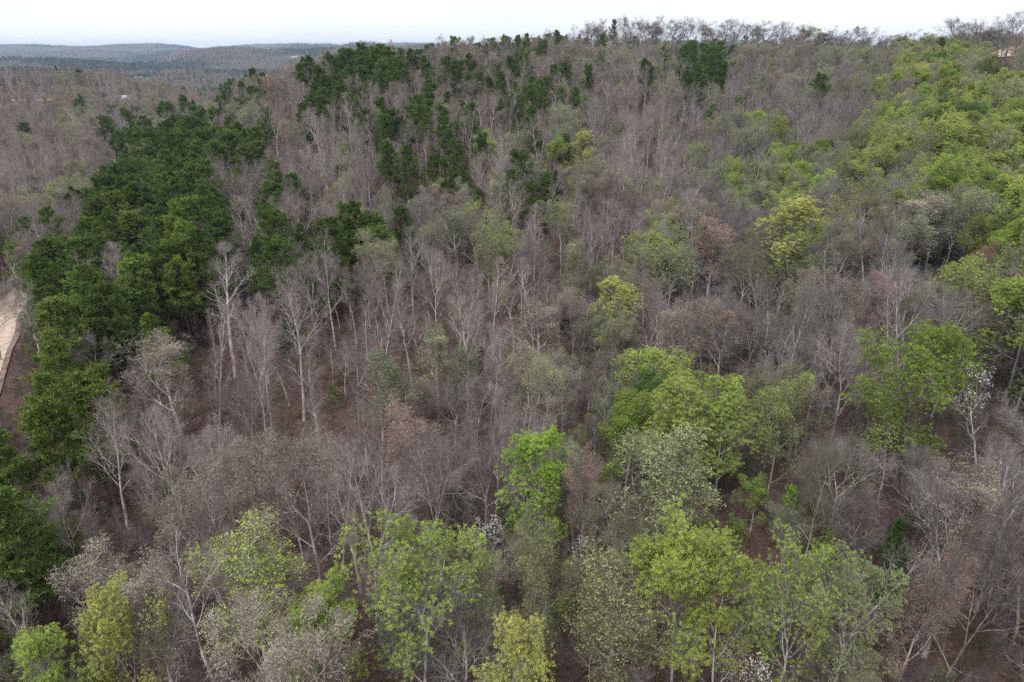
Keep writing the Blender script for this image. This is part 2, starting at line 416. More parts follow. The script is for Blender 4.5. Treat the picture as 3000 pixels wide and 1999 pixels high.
def deciduous(key, seed, H=20, r=0.23, base=0.45, n1=14, n2=8, n3=7, n4=5, spread=0.24, ang=0.75, lean=0.0, fork=0,
              leaf=None, twig_r=0.011, up=0.12, wobble=0.02, l4=0.6):
    rng = np.random.default_rng(seed)
    K = 14
    tt = np.linspace(0, 1, K)
    d = np.array([[lean, 0, 1.0]]); P = [np.zeros((1, 3)) - [0, 0, 0.6]]
    top = 0.62 if fork else 0.95
    for k in range(K - 1):
        d = unit(d + rng.normal(0, wobble, (1, 3)) + np.array([[-lean * 0.04, 0, 0.03]]))
        P.append(P[-1] + d * (H * top + 0.6) / (K - 1))
    P = np.stack(P, 1)
    R = (r * (1 - (0.55 if fork else 0.86) * tt) * (1 + 0.45 * np.exp(-tt * 22)))[None]
    Lt = np.array([float(H)])
    stems, srad, slen = [(P, R)], [], []
    if fork:
        Q, QR, QL = spawn(rng, P, R, Lt, fork, 0.86 if fork < 4 else 0.7, 1.0, 0.42, lambda s: 0.42, 9, up=0.05, wob=0.06, rr=0.75, tip=0.25)
        stems.append((Q, QR))
        B1, R1, L1 = spawn(rng, Q, QR, QL, n1 // fork + 2, 0.12, 0.98, ang, lambda s: (spread * H / (0.42 * H)) * (1.05 - 0.62 * s), 7, up=up * .8, wob=0.09, rr=0.62, rmax=0.10)
        C1, RR1, LL1 = spawn(rng, P, R, Lt, 4, base, 0.85, ang * 1.15, lambda s: spread * 0.95 + 0 * s, 7, up=up, wob=0.09, rr=0.5, rmax=0.07)
        B1 = np.concatenate([B1, C1]); R1 = np.concatenate([R1, RR1]); L1 = np.concatenate([L1, LL1])
    else:
        B1, R1, L1 = spawn(rng, P, R, Lt, n1, base, 0.985, lambda s: ang * (1.15 - 0.5 * s), lambda s: spread * np.clip(1.25 - 0.85 * ((s - base) / (1 - base)), .2, 1) * np.clip(0.6 + 2.2 * (s - base), 0, 1), 8, up=up, wob=0.09, rr=0.62, rmax=0.115, jit=0.42)
    stems.append((B1, R1))
    B2, R2, L2 = spawn(rng, B1, R1, L1, n2, 0.22, 1.0, 0.62, lambda s: 0.50 * (1.1 - 0.55 * s), 5, up=up * 0.7, wob=0.12, rr=0.66, rmax=0.055)
    stems.append((B2, R2))
    B3, R3, L3 = spawn(rng, B2, np.maximum(R2, 0.012), np.maximum(L2, 1.0), n3, 0.15, 1.0, 0.65, lambda s: 0.5 * (1.15 - 0.5 * s), 4, up=up * 0.6, wob=0.15, rr=0.72, rmax=0.026)
    R3 = np.maximum(R3, twig_r * 1.25)
    wood = [tubes(a, b, 7 if i == 0 else (5 if i < len(stems) - 1 else 4), M_BARK) for i, (a, b) in enumerate(stems)]
    fine = [tubes(B3, R3, 3, M_TWIG)]
    tips = B3
    if n4:
        B4, R4, L4 = spawn(rng, B3, R3, np.full(len(L3), l4), n4, 0.15, 1.0, 0.7, lambda s: 1.2 - 0.4 * s, 3, up=up * 0.5, wob=0.15, rr=0.8, rmax=twig_r)
        R4 = np.maximum(R4, twig_r * 0.55)
        fine.append(tubes(B4, R4, 3, M_TWIG))
        tips = B4
    if leaf:
        m, a, b, each, sp, frac, upb = leaf
        c = tips[:, -1]
        if m is M_LEAF and l4 > 0.45:
            c = c[rng.random(len(c)) < 0.55]; each = int(each * 1.7)
        if frac > 1: c = np.concatenate([tips[:, -1], tips[:, 1], tips[:, -1] * .5 + tips[:, 1] * .5][:int(frac)])
        else:
            # bud break is patchy: some boughs are ahead of others
            q = vnoise(c[:, 0] / 2.2 + seed, c[:, 1] / 2.2 + c[:, 2] / 2.5) + 0.5
            c = c[(q + rng.random(len(c)) * 0.45) > (1.03 - frac * 0.8)]
        fine.append(leaves(rng, c, a, b, m, upb, sp, each))
    return finish(key, wood, fine)

def pine(key, seed, H=21, base=0.42, n1=36, spread=0.17, r=0.19, cone=0.6, l3=6, each=11):
    rng = np.random.default_rng(seed)
    K = 14; tt = np.linspace(0, 1, K)
    d = np.array([[0, 0, 1.0]]); P = [np.zeros((1, 3)) - [0, 0, 0.6]]
    for k in range(K - 1):
        d = unit(d + rng.normal(0, 0.018, (1, 3)) + np.array([[0, 0, 0.03]])); P.append(P[-1] + d * (H + 0.6) * 0.985 / (K - 1))
    P = np.stack(P, 1); R = (r * (1 - 0.88 * tt))[None]
    f = lambda s: (s - base) / (1 - base)
    prof = lambda s: spread * np.clip((1 - f(s)) ** cone, 0.13, 1) * np.clip(0.45 + 2.6 * f(s), 0, 1)
    B1, R1, L1 = spawn(rng, P, R, np.array([float(H)]), n1, base, 0.995, lambda s: 1.5 - 0.75 * f(s), prof, 6, up=0.07, wob=0.07, rr=0.42, rmax=0.06, jit=0.42)
    B2, R2, L2 = spawn(rng, B1, R1, L1, 8, 0.25, 1.0, 0.85, lambda s: 0.5 * (1.15 - 0.6 * s), 4, up=0.06, wob=0.12, rr=0.5, rmax=0.02, flat=0.5)
    R2 = np.maximum(R2, 0.009)
    s = np.linspace(0.2, 0.999, l3)[None].repeat(len(B2), 0) * (0.92 + 0.08 * rng.random((len(B2), l3)))
    p, t, _, _ = along(B2, s)
    s1 = np.linspace(0.45, 0.999, 4)[None].repeat(len(B1), 0)
    p1, t1, _, _ = along(B1, s1)
    C = np.concatenate([p.reshape(-1, 3), p1.reshape(-1, 3)]); D = np.concatenate([t.reshape(-1, 3), t1.reshape(-1, 3)])
    wood = [tubes(P, R, 7, M_PBARK), tubes(B1, R1, 4, M_PBARK)]
    fine = [tubes(B2, R2, 3, M_PBARK), needle_tufts(rng, C, D, each, 0.36, 0.045, M_NEEDLE)]
    return finish(key, wood, fine)

def dogwood(key, seed, H=6, flowers=True, m=None, a=0.075):
    rng = np.random.default_rng(seed)
    K = 8; d = np.array([[0.1, 0, 1.0]]); P = [np.zeros((1, 3)) - [0, 0, .3]]
    for k in range(K - 1):
        d = unit(d + rng.normal(0, 0.08, (1, 3))); P.append(P[-1] + d * H * 0.9 / (K - 1))
    P = np.stack(P, 1); R = (0.07 * (1 - 0.8 * np.linspace(0, 1, K)))[None]
    B1, R1, L1 = spawn(rng, P, R, np.array([float(H)]), 12, 0.3, 1, 1.15, lambda s: 0.42 * (1.2 - 0.6 * s), 6, up=0.0, wob=0.1, rr=0.6)
    B2, R2, L2 = spawn(rng, B1, R1, L1, 7, 0.25, 1, 0.7, lambda s: 0.42 + 0 * s, 4, up=0.02, wob=0.12, rr=0.6, flat=0.6)
    B3, R3, L3 = spawn(rng, B2, np.maximum(R2, .008), L2, 6, 0.2, 1, 0.7, lambda s: 0.45 + 0 * s, 3, up=0.04, wob=0.12, rr=0.7, flat=0.5)
    R3 = np.maximum(R3, .006)
    wood = [tubes(P, R, 6, M_BARK), tubes(B1, R1, 4, M_BARK)]
    fine = [tubes(B2, np.maximum(R2, .008), 3, M_TWIG), tubes(B3, R3, 3, M_TWIG)]
    c = B3[:, -1]
    if flowers: c = c[rng.random(len(c)) < 0.5]
    fine.append(leaves(rng, c, a, a * 0.95, m or M_FLOWER, 2.2 if flowers else 0.8, 0.1, 2 if flowers else 12))
    return finish(key, wood, fine)

# bare: slim forest-grown crowns; broad: open wide crowns; bud: bare twigs with small tan or yellow tufts; leaf: young foliage
for i in range(8):
    deciduous('bare%d' % i, 10 + i, H=(20, 21, 22, 19, 20, 16, 18, 21)[i], r=(.23, .2, .25, .18, .24, .16, .21, .27)[i], base=(.42, .47, .52, .40, .45, .30, .55, .36)[i], n1=(12, 13, 14, 10, 12, 11, 9, 13)[i], spread=(.25, .28, .23, .27, .26, .32, .24, .30)[i],
              ang=(.66, .62, .6, .75, .66, .8, .7, .72)[i], up=(.14, .12, .15, .10, .14, .08, .06, .11)[i], fork=(0, 0, 3, 0, 2, 0, 0, 4)[i], lean=(0, .08, 0, .16, .04, .22, .1, .03)[i], wobble=(.025, .03, .02, .05, .03, .06, .045, .035)[i], n2=(8, 8, 8, 7, 8, 8, 5, 9)[i], n3=(6, 5, 6, 6, 5, 6, 4, 6)[i], n4=(2, 3, 2, 2, 3, 2, 2, 2)[i], twig_r=0.0095)
for i in range(4):
    deciduous('broad%d' % i, 30 + i, H=17, base=0.32, n1=14, n2=9, n3=7, n4=4, spread=0.34, ang=0.85, up=(0.10, .07, .12, .09)[i], fork=(3, 2, 4, 0)[i], r=0.26, wobble=.045)
for i in range(5):
    deciduous('bud%d' % i, 40 + i, H=19, base=0.36, n1=14, n2=8, n3=7, n4=4, spread=0.29, ang=0.74, up=0.11, fork=(0, 3, 0, 2, 4)[i], leaf=(M_BUD, 0.058, 0.032, 5, 0.09, 0.74, 0.5))
for i in range(4):
    deciduous('sparse%d' % i, 50 + i, H=18, base=0.34, n1=14, n2=8, n3=6, n4=3, spread=0.33, ang=0.82, up=0.09, fork=(3, 0, 2, 4)[i], leaf=(M_LEAF, 0.085, 0.040, 12, 0.10, 0.78, 0.6), wobble=.04)
for i in range(5):
    deciduous('leafy%d' % i, 60 + i, H=18, base=0.28, n1=15, n2=8, n3=6, n4=4, spread=0.32, ang=0.84, up=0.08, fork=(3, 0, 2, 0, 4)[i], l4=0.7, leaf=(M_LEAF, 0.088, 0.042, 16, 0.12, 0.82, 0.9), wobble=.035)
for i in range(5):
    pine('pine%d' % i, 70 + i, H=(20, 19, 21, 17, 18)[i], base=(0.42, 0.5, 0.36, 0.3, 0.46)[i], spread=(0.20, 0.20, 0.18, 0.23, 0.22)[i], cone=(0.5, 0.36, 0.65, 0.5, 0.32)[i])
pine('cedar0', 80, H=12, base=0.1, n1=70, spread=0.17, cone=0.9, each=9, l3=5)
for i in range(4):
    deciduous('ridgetree%d' % i, 140 + i, H=20, r=0.34, base=0.34, n1=13, n2=7, n3=5, n4=2, spread=0.27, ang=0.62, up=0.13, fork=(3, 2, 4, 3)[i], wobble=.03, twig_r=0.012)
# low twiggy brush of the forest floor
deciduous('brush0', 120, H=2.0, r=0.02, base=0.05, n1=10, n2=4, n3=3, n4=0, spread=0.55, ang=0.9, up=0.12, twig_r=0.009)
deciduous('brush1', 121, H=1.6, r=0.02, base=0.05, n1=12, n2=4, n3=4, n4=0, spread=0.6, ang=1.0, up=0.08, twig_r=0.009, leaf=(M_LEAF, 0.09, 0.05, 2, 0.1, 0.9, 1.0))
def deadwood(key, seed):
    rng = np.random.default_rng(seed)
    K = 8; L = 5.0
    P_ = np.stack([np.linspace(-L / 2, L / 2, K), np.cumsum(rng.normal(0, .09, K)), 0.12 + 0.05 * rng.random(K)], 1)[None]
    R_ = np.linspace(0.11, 0.03, K)[None]
    B1, R1, L1 = spawn(rng, P_, R_, np.array([L]), 7, 0.2, 1, 0.8, lambda s: 0.3 + 0 * s, 5, up=0.0, wob=.12, rr=.6)
    B2, R2, L2 = spawn(rng, B1, R1, L1, 4, 0.2, 1, 0.7, lambda s: 0.4 + 0 * s, 3, up=-.02, wob=.12, rr=.7)
    return finish(key, [tubes(P_, R_, 6, M_BARK), tubes(B1, R1, 4, M_BARK)], [tubes(B2, np.maximum(R2, .008), 3, M_TWIG)])
deadwood('dead0', 130); deadwood('dead1', 131)
dogwood('dogwood0', 90, 6); dogwood('dogwood1', 91, 5.5)
dogwood('bush0', 92, 5, False, M_LEAF, 0.10)
for i in range(3):
    deciduous('sapling%d' % i, 100 + i, H=7, r=0.05, base=0.25, n1=10, n2=5, n3=4, n4=3, spread=0.24, ang=0.6, up=0.1, twig_r=0.009, l4=0.4)
deciduous('saplingleaf', 110, H=6, r=0.05, base=0.2, n1=10, n2=5, n3=4, n4=2, spread=0.3, ang=0.8, up=0.05, twig_r=0.008, l4=0.4, leaf=(M_LEAF, 0.11, 0.06, 3, 0.12, 0.6, 0.8))
def variants(k): return [p for p in PROTOS if p.startswith(k)]

# ------------------------------------------------------------------ setting: ground, roads, fields
def grid_lines(near, n_near, far, n_far):
    a = np.linspace(0, near, n_near)
    b = near * (far / near) ** (np.linspace(0, 1, n_far)[1:])
    return np.concatenate([a, b])
xs = grid_lines(620, 156, 10500, 62); xs = np.concatenate([-xs[::-1][:-1], xs])
ys = grid_lines(800, 201, 10500, 80); ysn = -grid_lines(120, 13, 10500, 20)[::-1][:-1]
ys = np.concatenate([ysn, ys])
GX, GY = np.meshgrid(xs, ys)
GZ = terrain(GX, GY)
V = np.stack([GX, GY, GZ], -1).reshape(-1, 3)
nx, ny = len(xs), len(ys)
ii, jj = np.meshgrid(np.arange(ny - 1), np.arange(nx - 1), indexing='ij')
a = (ii * nx + jj).ravel()
Fq = np.stack([a, a + 1, a + nx + 1, a + nx], -1)
ground = bpy.data.objects.new('ground', mesh_from('ground', [(V, Fq, M_GROUND)], smooth=True))
COL.objects.link(ground); ground['kind'] = 'structure'
def mesh_z(x, y):
    """height of the ground mesh itself (bilinear), so that things stand on the sheet that is drawn"""
    x = np.asarray(x, float); y = np.asarray(y, float)
    j = np.clip(np.searchsorted(xs, x) - 1, 0, nx - 2); i = np.clip(np.searchsorted(ys, y) - 1, 0, ny - 2)
    fx = (x - xs[j]) / (xs[j + 1] - xs[j]); fy = (y - ys[i]) / (ys[i + 1] - ys[i])
    return (GZ[i, j] * (1 - fx) + GZ[i, j + 1] * fx) * (1 - fy) + (GZ[i + 1, j] * (1 - fx) + GZ[i + 1, j + 1] * fx) * fy

def ribbon(name, pts, w, m, lift=0.12, kind='structure', n=7, ragged=0.5):
    """a road surface draped over the ground along a centre line"""
    pts = np.array(pts, float)
    seg = np.hypot(*np.diff(pts, axis=0).T); s = np.concatenate([[0], np.cumsum(seg)])
    q = np.arange(0, s[-1], 2.0 if s[-1] < 1500 else 15.0)
    X = np.interp(q, s, pts[:, 0]); Y = np.interp(q, s, pts[:, 1])
    k = 7
    ker = np.hanning(2 * k + 1); ker /= ker.sum()
    X = np.convolve(np.pad(X, k, 'edge'), ker, 'valid'); Y = np.convolve(np.pad(Y, k, 'edge'), ker, 'valid')
    tx, ty = np.gradient(X), np.gradient(Y); l = np.hypot(tx, ty); nxv, nyv = -ty / l, tx / l
    off = np.linspace(-0.5, 0.5, n)
    ww = w * (1 + ragged * 0.3 * vnoise(q / 9, q * 0 + 1.5))
    PX = X[:, None] + nxv[:, None] * off * ww[:, None]; PY = Y[:, None] + nyv[:, None] * off * ww[:, None]
    PZ = mesh_z(PX, PY) + lift
    V = np.stack([PX, PY, PZ], -1).reshape(-1, 3)
    i, j = np.meshgrid(np.arange(len(X) - 1), np.arange(n - 1), indexing='ij')
    a = (i * n + j).ravel()
    o = bpy.data.objects.new(name, mesh_from(name, [(V, np.stack([a, a + 1, a + n + 1, a + n], -1), m)], smooth=True))
    COL.objects.link(o); o['kind'] = kind
    return o, np.stack([X, Y], 1)
def via(*uv): return [ground_at(u, v)[:2] for u, v in uv]
ROADS = []
r1 = via((-130, 1080), (-75, 930), (-28, 800), (25, 700), (85, 640), (150, 590), (215, 545), (238, 505))
r1.append((r1[-1][0] + 12, r1[-1][1] + 60)); 
o, c = ribbon('gravel_road', r1, 8.0, M_GRAVEL, lift=0.35, ragged=0.9); ROADS.append((c, 4.6))
tn_ = unit(np.gradient(c, axis=0)); nn_ = np.stack([-tn_[:, 1], tn_[:, 0]], 1)
M_TRACK = plain('packed_gravel', (0.43, 0.33, 0.275), 0.95, 0.2, 0.5); M_VERGE = plain('verge_soil', (0.20, 0.145, 0.115), 0.95, 0.45, 0.6)
for of_ in (-1.3, 0.9): ribbon('wheel_track', c + nn_ * of_, 0.7, M_TRACK, lift=0.362, n=3, ragged=1.5)
for of_ in (-4.1, 4.1): ribbon('road_verge', c + nn_ * of_, 1.6, M_VERGE, lift=0.28, n=3, ragged=2.5)
r2 = via((-300, 236), (0, 231), (120, 230), (230, 229), (330, 236), (420, 246), (520, 262))
o, c = ribbon('hillside_road', r2, 5.5, M_GRAVEL); ROADS.append((c, 5.0))
r3 = [(212, 278), (204, 292), (203, 305), (210, 318), (222, 330), (236, 343), (244, 360)]
o, c = ribbon('ridge_road', r3, 8, M_GRAVEL, lift=0.35); ROADS.append((c, 6.0))
fr = []
for u, Y in ((690, 1150), (712, 1400), (705, 1750), (660, 2100), (700, 2500)):
    fr.append(((u - CX) / F * Y * CP, Y))
ribbon('valley_road', fr, 12, M_GRAVEL, lift=0.8)
def field(name, u, Y, rx, ry, m):
    x0 = (u - CX) / F * Y * CP
    rr = np.linspace(0, 1, 9); an = np.linspace(0, 2 * math.pi, 37)[:-1]
    wob = 1 + 0.5 * vnoise(np.cos(an) * 1.7 + u, np.sin(an) * 1.7 + 5)
    X = x0 + rr[:, None] * rx * np.cos(an) * wob; Yy = Y + rr[:, None] * ry * np.sin(an) * wob
    V = np.stack([X, Yy, mesh_z(X, Yy) + 1.5], -1).reshape(-1, 3)
    i, j = np.meshgrid(np.arange(8), np.arange(36), indexing='ij')
    a = (i * 36 + j).ravel(); b = (i * 36 + (j + 1) % 36).ravel()
    o = bpy.data.objects.new(name, mesh_from(name, [(V, np.stack([a, b, b + 36, a + 36], -1), m)]))
    COL.objects.link(o); o['kind'] = 'structure'
    FIELDS.append((x0, Y, rx, ry))
FIELDS = []
for u, Y, rx, ry, m in ((95, 1500, 45, 60, M_FIELD), (190, 1550, 60, 45, M_FIELD), (520, 1250, 60, 70, M_DRYFIELD), (700, 1900, 55, 120, M_FIELD), (740, 1750, 80, 60, M_DRYFIELD), (300, 1850, 50, 50, M_FIELD),
                       (675, 3330, 36, 30, M_DRYFIELD), (575, 1500, 40, 40, M_FIELD), (800, 2300, 70, 60, M_FIELD), (50, 2700, 120, 90, M_FIELD), (430, 2500, 110, 70, M_FIELD), (560, 1750, 90, 45, M_DRYFIELD), (770, 1500, 50, 60, M_DRYFIELD), (640, 2300, 60, 60, M_DRYFIELD), (350, 3200, 120, 80, M_DRYFIELD), (720, 1350, 40, 60, M_FIELD)):
    field('pasture' if m is M_FIELD else 'dry_field', u, Y, rx, ry, m)

# ------------------------------------------------------------------ tints (leaf colour, bark multiplier)
T = {
 'lime': (0.29, 0.43, 0.070), 'green': (0.205, 0.28, 0.055), 'yellowgreen': (0.33, 0.40, 0.095), 'yellow': (0.44, 0.47, 0.14),
 'olive': (0.24, 0.26, 0.115), 'pale': (0.30, 0.34, 0.16), 'cream': (0.38, 0.345, 0.26), 'tan': (0.285, 0.245, 0.185), 'pink': (0.38, 0.21, 0.19),
 'salmon': (0.37, 0.25, 0.195), 'greygreen': (0.23, 0.265, 0.155), 'deep': (0.085, 0.16, 0.035), 'pine': (0.088, 0.135, 0.036), 'brightpine': (0.13, 0.185, 0.042), 'cedar': (0.055, 0.085, 0.025),
 'white': (0.80, 0.80, 0.74), 'redtan': (0.34, 0.18, 0.13), 'fresh': (0.31, 0.40, 0.095)}
B = {'grey': (1.0, 1.0, 1.0), 'pinkish': (1.05, 0.98, 0.97), 'pale': (1.30, 1.26, 1.24), 'dark': (0.6, 0.58, 0.58), 'olive': (0.75, 0.76, 0.64)}

KIND = {'ridgetree': ('bare_tree', 'tree'), 'bare': ('bare_tree', 'tree'), 'broad': ('bare_tree', 'tree'), 'bud': ('budding_tree', 'tree'), 'sparse': ('leafing_tree', 'tree'), 'leafy': ('leafing_tree', 'tree'),
        'pine': ('pine_tree', 'pine tree'), 'cedar': ('cedar_tree', 'cedar tree'), 'dogwood': ('dogwood_tree', 'dogwood'), 'bush': ('leafy_bush', 'bush')}
GROUPS = {'bare_tree': 'bare grey trees on the hillside', 'budding_tree': 'trees in tan and yellow bud', 'leafing_tree': 'trees in young green leaf', 'pine_tree': 'pines in the hardwood forest',
          'cedar_tree': 'cedars by the gravel road', 'dogwood_tree': 'white flowering dogwoods', 'leafy_bush': 'green bushes under the trees'}
COPIES = {}
def put_tree(proto, x, y, rz, sx, sz, tint, btint, label, parts=True, tilt=(0, 0)):
    fam = proto.rstrip('0123456789')
    name, cat = KIND[fam]
    pr = PROTOS[proto]
    z = float(mesh_z(x, y))
    if parts:
        root = bpy.data.objects.new(name, None)
        root.empty_display_size = 1.0
        kids = [bpy.data.objects.new('trunk', pr.trunk), bpy.data.objects.new('crown', pr.crown)]
    else:
        root = bpy.data.objects.new(name, pr.whole); kids = []
    COL.objects.link(root)
    root.location = (x, y, z - 0.1); root.rotation_euler = (tilt[0], tilt[1], rz); root.scale = (sx, sx, sz)
    for k in kids:
        COL.objects.link(k); k.parent = root
    for k in kids or [root]:
        k['tint'] = list(tint); k['bark_tint'] = list(btint)
    root['label'] = label; root['category'] = cat; root['group'] = GROUPS[name]
    return root

